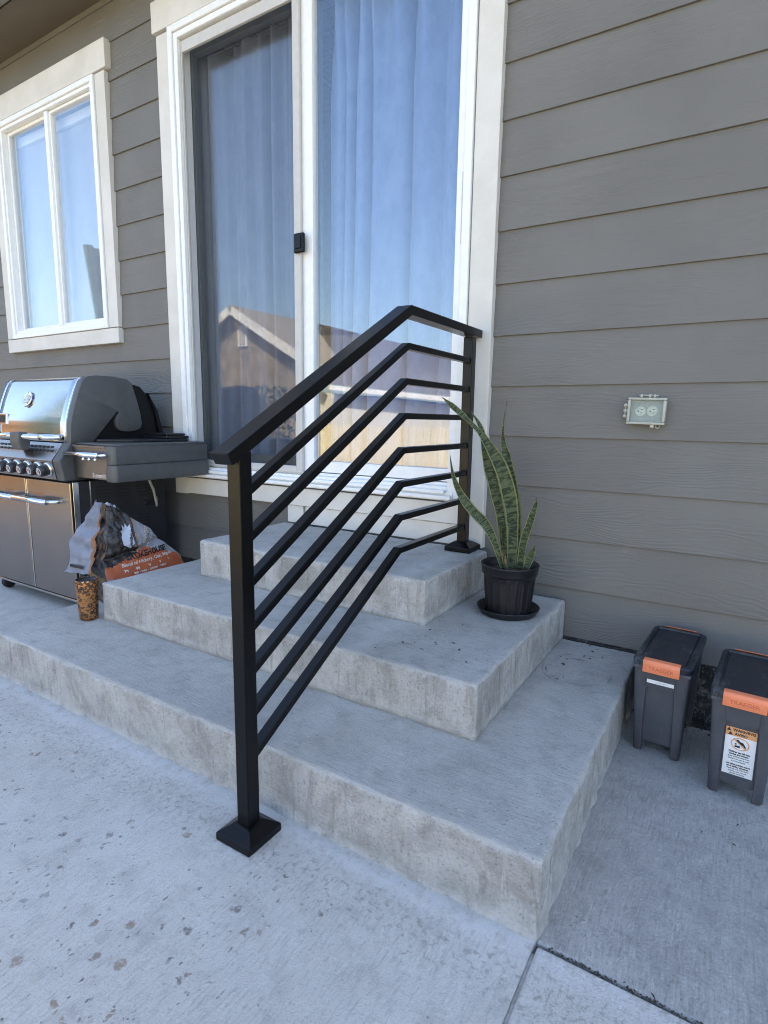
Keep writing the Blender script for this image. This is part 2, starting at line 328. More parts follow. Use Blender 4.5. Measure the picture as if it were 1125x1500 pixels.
# ------------------------------------------------------------------ builders
def addbm(dst, src, mi=0, mtx=None):
    if mtx is not None: src.transform(mtx)
    for f in src.faces: f.material_index = mi
    me = bpy.data.meshes.new('tmp'); src.to_mesh(me); src.free()
    n = len(dst.faces); dst.from_mesh(me); bpy.data.meshes.remove(me)
    return dst
def box(b, x0, x1, y0, y1, z0, z1, bev=0.0, mi=0, mtx=None, seg=2):
    t = bmesh.new(); bmesh.ops.create_cube(t, size=1)
    for v in t.verts: v.co = Vector(((x0 + x1) / 2 + v.co.x * (x1 - x0), (y0 + y1) / 2 + v.co.y * (y1 - y0), (z0 + z1) / 2 + v.co.z * (z1 - z0)))
    if bev: bmesh.ops.bevel(t, geom=list(t.edges), offset=bev, segments=seg, profile=.5, affect='EDGES')
    return addbm(b, t, mi, mtx)
def prism(b, pts, axis, a0, a1, bev=0.0, mi=0, seg=2):
    """polygon pts (2D) extruded along axis 0/1/2 between a0 and a1"""
    t = bmesh.new(); vs_ = []
    for (p, q) in pts:
        c = [p, q]; c.insert(axis, a0); vs_.append(t.verts.new(c))
    f = t.faces.new(vs_)
    r = bmesh.ops.extrude_face_region(t, geom=[f])
    d = [0, 0, 0]; d[axis] = a1 - a0
    bmesh.ops.translate(t, vec=d, verts=[g for g in r['geom'] if isinstance(g, bmesh.types.BMVert)])
    bmesh.ops.recalc_face_normals(t, faces=list(t.faces))
    if bev: bmesh.ops.bevel(t, geom=list(t.edges), offset=bev, segments=seg, profile=.5, affect='EDGES')
    return addbm(b, t, mi)
def tube(b, pts, r, n=10, mi=0, cap=True):
    pts = [Vector(p) for p in pts]; t = bmesh.new(); rings = []
    up = Vector((0, 0, 1))
    for i, p in enumerate(pts):
        d = (pts[min(i + 1, len(pts) - 1)] - pts[max(i - 1, 0)]).normalized()
        s = d.cross(up); s = s.normalized() if s.length > 1e-3 else Vector((1, 0, 0)); w = s.cross(d)
        rr = r[i] if isinstance(r, (list, tuple)) else r
        rings.append([t.verts.new(p + s * rr * math.cos(2 * math.pi * k / n) + w * rr * math.sin(2 * math.pi * k / n)) for k in range(n)])
    for a, c in zip(rings, rings[1:]):
        for k in range(n): t.faces.new((a[k], a[(k + 1) % n], c[(k + 1) % n], c[k]))
    if cap: t.faces.new(rings[0][::-1]); t.faces.new(rings[-1])
    bmesh.ops.recalc_face_normals(t, faces=list(t.faces))
    for f in t.faces: f.smooth = True
    return addbm(b, t, mi)
def lathe(b, prof, n=40, c=(0, 0, 0), mi=0, rib=None, axis=None, cap=True):
    t = bmesh.new(); rings = []
    for (r, z) in prof:
        ring = []
        for k in range(n):
            a = 2 * math.pi * k / n; rr = r
            if rib: rr = r + rib(r, z, a)
            ring.append(t.verts.new((rr * math.cos(a), rr * math.sin(a), z)))
        rings.append(ring)
    for a, d in zip(rings, rings[1:]):
        for k in range(n): t.faces.new((a[k], a[(k + 1) % n], d[(k + 1) % n], d[k]))
    if cap and prof[0][0] > 1e-5: t.faces.new(rings[0][::-1])
    if cap and prof[-1][0] > 1e-5: t.faces.new(rings[-1])
    bmesh.ops.remove_doubles(t, verts=list(t.verts), dist=1e-6)
    bmesh.ops.recalc_face_normals(t, faces=list(t.faces))
    for f in t.faces: f.smooth = True
    m = Matrix.Translation(c)
    if axis is not None: m = m @ Vector(axis).to_track_quat('Z', 'Y').to_matrix().to_4x4()
    return addbm(b, t, mi, m)
def root_of(o):
    while o.parent: o = o.parent
    return o
def obj(name, b, mats, parent=None, smooth=None, local=False, origin=None):
    me = bpy.data.meshes.new(name)
    if parent is not None and not local: b.transform(Matrix.Translation(-root_of(parent).location))
    if parent is None and origin is not None: b.transform(Matrix.Translation(-Vector(origin)))
    b.to_mesh(me); b.free()
    for m in (mats if isinstance(mats, (list, tuple)) else [mats]): me.materials.append(M[m])
    if smooth:
        for p in me.polygons: p.use_smooth = True
        me.set_sharp_from_angle(angle=R(smooth))
    o = bpy.data.objects.new(name, me); COL.objects.link(o)
    if parent is not None: o.parent = parent
    elif origin is not None: o.location = origin
    return o
def tag(o, label=None, cat=None, group=None, kind=None):
    for k, v in (('label', label), ('category', cat), ('group', group), ('kind', kind)):
        if v: o[k] = v
    return o
def thing(name, loc, label, cat, group=None):
    o = bpy.data.objects.new(name, None); COL.objects.link(o); o.location = loc; o.empty_display_size = .1
    return tag(o, label, cat, group)
def B(): return bmesh.new()
def link_copy(src, name=None, parent=None, loc=None):
    o = src.copy(); COL.objects.link(o)
    if parent is not None: o.parent = parent
    if loc is not None: o.location = loc
    return o
def text(s, size, mtx, mat, parent, bold=0.0, align='CENTER', ext=.0003, name='lettering', sx=1.0):
    cu_ = bpy.data.curves.new('t', 'FONT'); cu_.body = s; cu_.size = size; cu_.align_x = align; cu_.align_y = 'CENTER'
    cu_.extrude = ext; cu_.offset = bold; cu_.resolution_u = 2
    to = bpy.data.objects.new('t', cu_); COL.objects.link(to)
    bpy.context.view_layer.update()
    me = bpy.data.meshes.new_from_object(to.evaluated_get(bpy.context.evaluated_depsgraph_get()))
    bpy.data.objects.remove(to); bpy.data.curves.remove(cu_)
    me.transform(Matrix.Diagonal((sx, 1, 1, 1))); me.transform(mtx)
    if parent is not None: me.transform(Matrix.Translation(-root_of(parent).location)) if not root_of(parent).get('local') else None
    me.materials.clear(); me.materials.append(M[mat]); me.name = name
    o = bpy.data.objects.new(name, me); COL.objects.link(o); o.parent = parent
    return o
def frame_mtx(o, xdir, ydir):
    x = Vector(xdir).normalized(); y = Vector(ydir).normalized(); z = x.cross(y).normalized(); y = z.cross(x)
    return Matrix(((x.x, y.x, z.x, o[0]), (x.y, y.y, z.y, o[1]), (x.z, y.z, z.z, o[2]), (0, 0, 0, 1)))
def dense(x0, x1, y0, y1, z0, z1, step, bev, amp, seed=0.0, rib=0.0):
    t = bmesh.new(); bmesh.ops.create_cube(t, size=1)
    for v in t.verts: v.co = Vector(((x0 + x1) / 2 + v.co.x * (x1 - x0), (y0 + y1) / 2 + v.co.y * (y1 - y0), (z0 + z1) / 2 + v.co.z * (z1 - z0)))
    top = [e for e in t.edges if not all(abs(v.co.z - z0) < 1e-6 for v in e.verts)]
    bmesh.ops.bevel(t, geom=top, offset=bev, segments=3, profile=.5, affect='EDGES')
    for ax, a, c in ((0, x0, x1), (1, y0, y1), (2, z0, z1)):
        n = max(1, int((c - a) / step))
        for k in range(1, n):
            co = [0, 0, 0]; co[ax] = a + (c - a) * k / n; no = [0, 0, 0]; no[ax] = 1
            bmesh.ops.bisect_plane(t, geom=list(t.verts) + list(t.edges) + list(t.faces), plane_co=co, plane_no=no, dist=1e-6)
    t.normal_update()
    for v in t.verts:
        p = v.co + Vector((seed, seed * 2, seed * 3)); n = v.normal.copy()
        d = noise.noise(p * 9) * amp + noise.noise(p * 28) * amp * .5 + noise.noise(p * 70) * amp * .25
        edge = 1 - max(abs(n.x), abs(n.y), abs(n.z))
        d += edge * (noise.noise(p * 45) * amp * 2.2 - amp * .4)
        if rib and abs(n.z) < .4:
            d += rib * noise.noise(Vector((p.x * 24, p.y * 24, p.z * 3)))
        if v.co.z > z0 + 1e-4: v.co += n * d
    for f in t.faces: f.smooth = True
    return t

# ================================================================== SETTING: ground and slabs
b = B(); n = 40
def gz(x, y):
    if y > -2.9: return -.06 if y > -2.95 and y < -2 else -.14
    return -.14 - min(1, (-3.3 - y) / 4) * .10
g = [[b.verts.new((X, Y, gz(X, Y))) for X in (-400, -60, -20, -8, -4, 0, 4, 10, 40, 400)] for Y in (400, 60, 20, 0, -2.7, -2.8, -3.3, -4.5, -6, -7.5, -12, -30, -90, -400)]
for r0, r1 in zip(g, g[1:]):
    for k in range(len(r0) - 1): b.faces.new((r0[k], r1[k], r1[k + 1], r0[k + 1]))
bmesh.ops.recalc_face_normals(b, faces=list(b.faces))
gr = obj('ground', b, 'grass'); tag(gr, kind='structure')
for p in gr.data.polygons:
    if p.normal.z < 0: gr.data.flip_normals(); break
b = B(); box(b, -6.98, 2.98, -2.73, -.015, -.135, -.035); patio = tag(obj('patio', b, 'dirt'), kind='structure')
def slab(x0, x1, y0, y1, mat, dz=0.0):
    b = B(); box(b, x0, x1, y0, y1, -.034, dz, .006, seg=3); return obj('slab', b, mat, patio)
slab(-7.0, -.4245, -2.75, -.02, 'slab')
slab(-.4195, 3.0, -2.75, -1.114, 'slab', -.001)
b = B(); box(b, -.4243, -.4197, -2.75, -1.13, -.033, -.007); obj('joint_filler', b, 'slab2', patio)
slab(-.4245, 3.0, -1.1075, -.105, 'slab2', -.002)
# the tooled groove and the dirt in the joint
b = B()
for k in range(620):
    x = -.40 + random.random() ** 1.2 * 1.3; y = -1.110 + random.gauss(0, .0026); s = random.uniform(.0006, .0019)
    t = bmesh.new(); bmesh.ops.create_icosphere(t, subdivisions=1, radius=s)
    for v in t.verts: v.co = Vector((v.co.x * random.uniform(.7, 1.6), v.co.y, v.co.z * .6))
    addbm(b, t, 0, Matrix.Translation((x, y, -.003 + s * .3)))
for k in range(240):
    x = -.66 + random.random() * .27; y = -.006 - abs(random.gauss(0, .006)); s = random.uniform(.0012, .004)
    t = bmesh.new(); bmesh.ops.create_icosphere(t, subdivisions=1, radius=s)
    for v in t.verts: v.co = Vector((v.co.x * random.uniform(.8, 2.2), v.co.y * random.uniform(.6, 1.6), v.co.z * .6))
    addbm(b, t, 0, Matrix.Translation((x, y, .1605 + s * .3)))
for k in range(260):
    x = -.42 + random.random() * .5; y = -.02 - random.random() ** 1.3 * .13; s = random.uniform(.001, .0045)
    t = bmesh.new(); bmesh.ops.create_icosphere(t, subdivisions=1, radius=s)
    for v in t.verts: v.co = Vector((v.co.x * random.uniform(.8, 2.2), v.co.y * random.uniform(.6, 1.6), v.co.z * .6))
    addbm(b, t, 0, Matrix.Translation((x, y, -.002 + s * .3)))
tag(obj('dirt_crumbs', b, 'dirt'), kind='stuff')
# dry twigs and leaf scraps lying about
b = B()
for (x, y, z, n_, sp) in ((-.62, -.22, .162, 7, .035), (-.575, -.10, .162, 8, .04), (-.60, -.36, .162, 4, .02), (-.15, -.62, 0, 4, .02), (-.25, -1.111, .001, 6, .012), (-.86, -.62, .306, 12, .09)):
    for k in range(n_):
        p = Vector((x + random.gauss(0, sp), y + random.gauss(0, sp), z)); a = random.random() * 6.28; l = random.uniform(.004, .014)
        q = p + Vector((math.cos(a) * l, math.sin(a) * l, .0015)); m_ = (p + q) / 2 + Vector((0, 0, .0012))
        tube(b, [p, m_, q], [.0006, random.uniform(.0008, .002), .0005], 5)
tag(obj('twig_litter', b, 'dirt'), kind='stuff')

# ================================================================== concrete steps
steps = thing('concrete_steps', (-1.44, -.55, 0), 'three tiers of pale grey poured concrete steps below the sliding door', 'steps')
obj('step', dense(-2.4616, -.4192, -1.111, -.012, -.03, .1603, .016, .011, .0024, 0.0, .0070), 'step', steps)
obj('step', dense(-2.2035, -.6748, -.8167, -.013, .158, .3042, .020, .010, .0024, 5.0, .0055), 'step2', steps)
obj('step', dense(-1.9826, -.9676, -.5338, -.030, .302, .4476, .018, .011, .0024, 9.0, .0045), 'step3', steps)

# ================================================================== house
house = thing('house', (-1.9, 0, 0), 'grey lap sided house wall with cream trims, a sliding door and a two pane window', 'house')
E_, Z0 = .1778, .1649
OPEN = [(-2.745, -1.975, .545, 2.83), (-1.975, -1.025, .455, 2.83), (-4.372, -3.215, 1.36, 2.815)]
def board(x0, x1, za, zb, full=True):
    if x1 - x0 < .03 or zb - za < .012: return
    def yat(z, base): return (z - base) / E_ * .0085
    base = board.base; ya, yb = yat(za, base), yat(zb + .012, base)
    b = B(); prism(b, [(ya, za), (yb, zb + .012), (yb + .008, zb + .012), (ya + .0085, za)], 0, x0, x1, .0009, seg=1)
    obj('siding_board', b, 'siding', house)
z = Z0
first = True
while z < 3.03:
    zb = min(z + E_, 3.035); board.base = z
    xs = [-7.0, 3.2]
    for (a, c, d, e) in OPEN:
        if d < zb and e > z: xs += [a, c]
    xs = sorted(xs)
    for a, c in zip(xs, xs[1:]):
        mid = (a + c) / 2; iv = [(z, zb)]
        for (oa, oc, d, e) in OPEN:
            if oa - 1e-6 <= a and c <= oc + 1e-6:
                iv2 = []
                for (p, q) in iv:
                    if d > p: iv2.append((p, min(q, d)))
                    if e < q: iv2.append((max(p, e), q))
                iv = iv2
        for p, q in iv:
            if p > 2.5 and a < -2.0: pass
            board(a, c, p, q)
    z += E_
# wall core behind the boards, with the openings left free
b = B()
def core(x0, x1, z0, z1): box(b, x0, x1, .018, .14, z0, z1)
ox = [(-2.66, -1.10, .62, 2.725), (-4.31, -3.285, 1.42, 2.695)]
core(-7.0, ox[1][0], -.1, 3.1); core(ox[1][0], ox[1][1], -.1, ox[1][2]); core(ox[1][0], ox[1][1], ox[1][3], 3.1)
core(ox[1][1], ox[0][0], -.1, 3.1); core(ox[0][0], ox[0][1], -.1, ox[0][2]); core(ox[0][0], ox[0][1], ox[0][3], 3.1); core(ox[0][1], 3.2, -.1, 3.1)
obj('wall_core', b, 'room', house)
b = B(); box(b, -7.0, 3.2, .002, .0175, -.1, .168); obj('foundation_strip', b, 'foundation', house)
b = B(); box(b, -7.0, 3.2, .15, 7.9, -.1, .6); box(b, -7.0, 3.2, 3.2, 3.3, .6, 3.1); box(b, -7.0, -6.9, .15, 3.2, .6, 3.1); box(b, 3.1, 3.2, .15, 3.2, .6, 3.1); box(b, -3.02, -2.98, .15, 3.2, .6, 3.1); box(b, -7, 3.2, .15, 3.3, 3.1, 3.2)
obj('interior_room', b, 'room', house)
b = B(); box(b, -7.2, 3.4, -.235, .02, 3.037, 3.052); obj('soffit', b, 'soffit', house)
b = B(); box(b, -7.2, 3.4, -.34, -.250, 3.028, 3.19, .002); obj('fascia', b, 'fascia', house)
b = B(); prism(b, [(-.36, 3.19), (-.36, 3.215), (4.0, 5.05), (8.3, 3.2), (8.3, 3.05), (-.0, 3.05), (-.22, 3.06)], 0, -7.3, 3.5); obj('roof', b, 'roof', house)

# ---- sliding door
def rect_frame(b, x0, x1, z0, z1, w, y0, y1, bev=.0015, wt=None, wb=None, wr=None):
    wt = wt or w; wb = wb or w; wr = wr or w
    box(b, x0, x0 + w, y0, y1, z0, z1, bev, seg=1); box(b, x1 - wr, x1, y0, y1, z0, z1, bev, seg=1)
    box(b, x0 + w + .0004, x1 - wr - .0004, y0, y1, z1 - wt, z1, bev, seg=1); box(b, x0 + w + .0004, x1 - wr - .0004, y0, y1, z0, z0 + wb, bev, seg=1)
b = B()
rect_frame(b, -2.672, -1.092, .620, 2.732, .030, -.033, -.008, .002, wb=.035)       # nail fin lip, stepped profile
rect_frame(b, -2.640, -1.124, .652, 2.700, .026, -.024, .052, .002, wb=.022)
box(b, -2.610, -1.154, .012, .11, .674, .686, .001)
door = obj('sliding_door', b, 'vinyl', house)
b = B(); box(b, -2.612, -1.154, -.046, -.026, .648, .662, .002); box(b, -2.64, -1.12, -.060, -.047, .628, .642, .002); obj('sill_track', b, 'vinyl', door)
for (x0, x1, z0, z1) in ((-2.764, -2.676, .525, 2.722), (-1.088, -.997, .449, 2.722)):
    b = B(); box(b, x0, x1, -.022, .012, z0, z1, .002); obj('trim_board', b, 'trim', door)
b = B(); box(b, -2.785, -.975, -.030, .012, 2.735, 2.868, .002); obj('trim_board', b, 'trim', door)
b = B(); box(b, -2.672, -1.092, -.026, .012, .532, .613, .002); obj('trim_board', b, 'trim', door)
b = B(); box(b, -1.975, -1.881, -.0155, .012, .449, .529, .001); box(b, -1.868, -1.092, -.0155, .012, .449, .529, .001); obj('kick_board', b, 'trim', door)
# fixed right panel, sliding left panel further in, insect screen outside of it
b = B(); rect_frame(b, -1.898, -1.126, .690, 2.672, .060, .012, .050, .002, wr=.030, wb=.05); obj('fixed_panel', b, 'vinyl', door)
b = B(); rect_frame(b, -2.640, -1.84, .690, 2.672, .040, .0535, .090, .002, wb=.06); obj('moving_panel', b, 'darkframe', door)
for (x0, x1, y) in ((-1.838, -1.156, .028), (-2.605, -1.89, .078)):
    for dy in (0, .009):
        b = B(); box(b, x0 - .006, x1 + .006, y + dy, y + dy + .0004, .735, 2.62); obj('glass_pane', b, 'glass', door)
b = B(); rect_frame(b, -2.6115, -1.892, .682, 2.665, .008, -.006, .008, .001, wt=.048, wb=.03, wr=.036); sf = obj('screen_frame', b, 'vinylgrey', door)
b = B(); box(b, -2.603, -1.929, .0015, .0019, .712, 2.616); obj('screen_mesh', b, 'screen', door)
b = B(); box(b, -1.918, -1.862, -.024, -.0065, 1.632, 1.712, .007, seg=3); box(b, -1.906, -1.874, -.028, -.0235, 1.648, 1.700, .002); obj('screen_handle', b, 'black', door)
b = B(); box(b, -1.128, -1.124, -.0275, -.0242, 1.56, 1.80, .0005); obj('lock_strip', b, 'vinylgrey', door)

# ---- window
b = B()
rect_frame(b, -4.318, -3.278, 1.416, 2.703, .028, -.032, -.006, .002)
rect_frame(b, -4.289, -3.307, 1.445, 2.674, .018, -.022, .064, .002)
win = obj('window', b, 'vinyl', house)
b = B(); box(b, -3.800, -3.766, -.012, .034, 1.466, 2.653, .002); rect_frame(b, -3.766, -3.328, 1.466, 2.653, .014, .0, .03, .001); obj('fixed_sash', b, 'vinyl', win)
b = B(); rect_frame(b, -4.270, -3.801, 1.464, 2.655, .018, .012, .036, .002); obj('moving_sash', b, 'vinyl', win)
for (x0, x1, y, za, zb) in ((-3.752, -3.342, .012, 1.48, 2.64), (-4.250, -3.821, .018, 1.484, 2.635)):
    for dy in (0, .009):
        b = B(); box(b, x0 - .006, x1 + .006, y + dy, y + dy + .0004, za - .006, zb + .006); obj('glass_pane', b, 'glass', win)
for (x0, x1, z0, z1, yf) in ((-4.404, -4.322, 1.418, 2.700, -.022), (-3.274, -3.190, 1.418, 2.700, -.022), (-4.430, -3.165, 2.706, 2.842, -.030), (-4.404, -3.190, 1.332, 1.413, -.024)):
    b = B(); box(b, x0, x1, yf, .012, z0, z1, .002); obj('trim_board', b, 'trim', win)
# blinds and curtains hang inside: things of their own
def sheet(pts, z0, z1, nz, y_of, thick=.003):
    """pts: x positions; y_of(x, z) gives depth"""
    b = B(); rows = []
    for k in range(nz + 1):
        z = z0 + (z1 - z0) * k / nz
        rows.append([b.verts.new((x, y_of(x, z), z)) for x in pts])
    for a, c in zip(rows, rows[1:]):
        for i in range(len(pts) - 1): b.faces.new((a[i], a[i + 1], c[i + 1], c[i]))
    bmesh.ops.solidify(b, geom=list(b.faces), thickness=thick)
    bmesh.ops.recalc_face_normals(b, faces=list(b.faces))
    for f in b.faces: f.smooth = True
    return b
def blind(x0, x1, name, label):
    xs = [x0 + (x1 - x0) * k / 24 for k in range(25)]
    b = sheet(xs, 1.44, 2.60, 130, lambda x, z: .100 + .0022 * math.sin(z * 2 * math.pi / .0179) + .004 * math.sin((x - x0) * 9 + z * 2))
    box(b, x0, x1, .082, .13, 2.601, 2.655, .004); box(b, x0, x1, .092, .109, 1.425, 1.4395, .003)
    tag(obj(name, b, 'blind', origin=((x0 + x1) / 2, .125, 1.43)), label, 'blind', 'window blinds')
blind(-4.305, -3.945, 'window_blind', 'white pleated blind behind the left pane of the two pane window')
blind(-3.938, -3.295, 'window_blind', 'white pleated blind with blue shaded head behind the right window pane')
def frange(a, c, n): return [a + (c - a) * k / n for k in range(n + 1)]
def yl(x, z):
    u = (x + 2.72)
    a_ = u * 21 + 1.2 * math.sin(u * 9) + .12 * math.sin(z * 1.3)
    f = .085 * (1 - abs(math.sin(a_)) ** .7) + .016 * math.sin(u * 63 + 1.5 * math.sin(u * 13) + .2 * math.sin(z)) + .004 * math.sin(u * 140)
    return .128 + f + .006 * noise.noise(Vector((x * 6, z * 1.2, 0)))
tag(obj('curtain', sheet(frange(-2.70, -1.93, 360), .68, 2.66, 60, yl), 'curtain2', origin=(-2.33, .175, .68)), 'dim slate blue curtain hanging behind the screened left half of the sliding door', 'curtain', 'curtains inside the sliding door')
def yr(x, z):
    u = (x + 1.852); sway = .010 * math.sin(z * 1.7 + u * 3)
    w_ = u + sway
    pl = math.exp(-((z - 2.66) / .24) ** 2)          # gathered heading at the top
    f = 0.0
    for (c, w, d) in ((.088, .014, .040), (.135, .012, .060), (.215, .014, .060), (.40, .012, .042), (.56, .03, .03), (.70, .03, .04)):
        f += d * math.exp(-abs(w_ - c) / w)           # deep creases running away from the glass
    f += .018 * math.sin(w_ * 17 + 2.2) + .007 * math.sin(w_ * 47 + 1.0)
    return .120 + f + pl * .032 * math.sin(u * 46 + 1) + .005 * noise.noise(Vector((x * 9, z * 2.2, 3))) + .004 * noise.noise(Vector((x * 16, z * 10, 5)))
tag(obj('curtain', sheet(frange(-1.835, -1.06, 420), .68, 2.68, 80, yr), 'curtain', origin=(-1.45, .165, .68)), 'bright light blue curtain with deep folds behind the unscreened right half of the sliding door', 'curtain', 'curtains inside the sliding door')

# ================================================================== outlet box on the siding
ob_ = thing('outlet_box', (-.465, 0, .967), 'weathered clear covered double outlet box mounted on the grey siding', 'outlet')
rx = Matrix.Translation((-.462, 0, .967)) @ Matrix.Rotation(R(1.5), 4, 'Y')
b = B(); box(b, -.053, .053, -.012, .006, -.040, .040, .004, mtx=rx); obj('box_base', b, 'outgrey', ob_)
b = B()
for (a, c, d, e) in ((-.056, .056, .034, .042), (-.056, .056, -.042, -.034), (-.056, -.047, -.0338, .0338), (.047, .056, -.0338, .0338)): box(b, a, c, -.034, -.004, d, e, .003, mtx=rx)
obj('cover_frame', b, 'outlet', ob_, 40)
b = B(); box(b, -.0468, .0468, -.031, -.0285, -.0337, .0337, .0008, mtx=rx); obj('clear_cover', b, 'clear', ob_)
for cx_ in (-.019, .016):
    b = B(); lathe(b, [(.0165, 0), (.0165, .003), (.015, .0042), (0.0, .0042)], 24, (cx_ - .462, -.0115, .967), axis=(0, -1, 0)); so_ = obj('socket', b, 'outface', ob_)
    b = B()
    for (dx, dz, w_, h_) in ((.004, .005, .0065, .0022), (.004, -.005, .0055, .0022), (-.006, 0, .004, .004)): box(b, cx_ - .462 + dx - w_ / 2, cx_ - .462 + dx + w_ / 2, -.0166, -.0155, .967 + dz - h_ / 2, .967 + dz + h_ / 2, .0003)
    obj('socket_slot', b, 'ink', so_)
for (a, c, d, e) in ((-.022, -.014, .0425, .053), (.002, .010, .0425, .053), (.016, .024, .0425, .053), (-.068, -.0565, .012, .021), (-.068, -.0565, -.004, .004), (-.068, -.0565, -.021, -.013)):
    b = B(); box(b, a, c, -.028, -.012, d, e, .002, mtx=rx); obj('hinge_lug', b, 'outlet', ob_)
b = B(); tube(b, [rx @ Vector((-.026, -.020, .049)), rx @ Vector((.030, -.020, .049))], .0028, 8); obj('hinge_pin', b, 'outlet', ob_)
b = B(); tube(b, [rx @ Vector((-.063, -.020, -.024)), rx @ Vector((-.063, -.020, .024))], .0028, 8); obj('hinge_pin', b, 'outlet', ob_)
b = B(); box(b, .016, .027, -.036, -.020, -.051, -.0425, .0015, mtx=rx); tube(b, [rx @ Vector((.037 + .006 * math.cos(a), -.025, -.046 + .006 * math.sin(a))) for a in frange(2.6, 6.8, 10)], .0018, 6); obj('latch_tab', b, 'outlet', ob_)

# ================================================================== handrail
PX = -1.052
rail = thing('handrail', (PX, -.65, 0), 'black square tube metal handrail climbing over the concrete steps', 'handrail')
Y1, Y2, hw = -1.198, -.078, .0175
for (yy, z0, z1) in ((Y1, .0, .862), (Y2, .4476, 1.222)):
    b = B(); box(b, PX - hw, PX + hw, yy - hw, yy + hw, z0 + .01, z1, .0022); obj('post', b, 'black', rail)
    b = B(); t = bmesh.new()
    for (s, zz) in ((.051, .0005), (.051, .018), (.026, .034), (.019, .036)):
        for sx, sy in ((-1, -1), (1, -1), (1, 1), (-1, 1)): t.verts.new((PX + sx * s, yy + sy * s, z0 + zz))
    t.verts.ensure_lookup_table()
    for k in range(3):
        for j in range(4): t.faces.new([t.verts[4 * k + j], t.verts[4 * k + (j + 1) % 4], t.verts[4 * k + 4 + (j + 1) % 4], t.verts[4 * k + 4 + j]])
    t.faces.new([t.verts[12 + j] for j in range(4)]); t.faces.new([t.verts[j] for j in (3, 2, 1, 0)])
    bmesh.ops.bevel(t, geom=list(t.edges), offset=.0018, segments=2, profile=.5, affect='EDGES')
    addbm(b, t); obj('base_plate', b, 'black', rail)
SL = math.atan(.557)
def bent(name, zt, yb, w, th, ya, yc):
    """bar bent at yb: level to yc at the wall side, sloping down to ya; zt = height of its top"""
    ts = math.tan(SL); tn = th * math.tan(SL / 2); lo = ya
    top = [(lo, zt - (yb - lo) * ts), (yb, zt), (yc, zt)]
    bot = [(yc, zt - th), (yb + tn * 1.0, zt - th), ]
    d = (math.sin(SL) * th, -math.cos(SL) * th)
    if name == 'cap_rail': bot.append((top[0][0] + d[0], top[0][1] + d[1]))
    else: bot.append((lo, top[0][1] - th / math.cos(SL)))
    b = B(); prism(b, top + bot, 0, PX - w / 2, PX + w / 2, .0022)
    obj(name, b, 'black', rail)
bent('cap_rail', 1.252, -.548, .050, .027, -1.252, -.026)
for k in range(7): bent('bar', 1.150 - .1005 * k, -.538 - .0045 * k, .026, .0185, Y1 + hw - .001, Y2 - hw + .001)

# ================================================================== grill
grill = thing('gas_grill', (-3.15, -.33, 0), 'stainless steel gas grill with grey cast side shelf standing against the house', 'grill')
GX0, GX1 = -3.535, -2.760
# cabinet
b = B(); box(b, GX0, -2.782, -.565, -.09, .075, .628, .003); obj('cabinet', b, 'blackmetal', grill)
b = B(); prism(b, [(-.560, .06), (-.560, .626), (-.09, .626), (-.09, .06)], 0, -2.7805, -2.762, .003); sp = obj('side_panel', b, 'panelgrey', grill)
b = B()
for (yc, zc) in ((-.44, .566), (-.33, .560), (-.225, .555), (-.225, .405)):
    for k in range(4):
        b = B(); box(b, -2.7622, -2.7607, yc - .034, yc + .034, zc + .026 - k * .017, zc + .033 - k * .017, .0004); obj('vent_slot', b, 'ink', sp)
b = B(); lathe(b, [(.014, 0), (.014, .0015), (0, .0015)], 20, (-2.7622, -.205, .490), axis=(1, 0, 0)); obj('panel_hole', b, 'ink', sp)
b = B(); box(b, -2.7615, -2.757, -.585, -.557, .062, .626, .002); box(b, -2.7615, -2.758, -.506, -.500, .062, .626, .001); obj('corner_post', b, 'steel', grill)
for (x0, x1) in ((GX0, -3.163), (-3.153, -2.770)):
    b = B(); box(b, x0, x1, -.592, -.5665, .070, .622, .004, seg=3); d_ = obj('door', b, 'steel2', grill)
    b = B(); hx0, hx1 = (-3.45, -3.205) if x0 < -3.3 else (-3.195, -2.90)
    tube(b, [(hx0, -.636, .528), (hx1, -.636, .528)], .0135, 14); tube(b, [(hx1 - .02, -.636, .528), (hx1 + .02, -.60, .528), (hx1 + .03, -.59, .528)], .010, 10); tube(b, [(hx0 + .03, -.636, .528), (hx0 + .02, -.59, .528)], .009, 10)
    obj('door_handle', b, 'chrome', d_)
    b = B(); box(b, x0 + .002, x0 + .010, -.5945, -.5922, .074, .618, .0006); obj('door_edge', b, 'chrome', d_)
b = B(); box(b, GX0, -2.770, -.590, -.5665, .054, .066, .002); obj('base_strip', b, 'steel', grill)
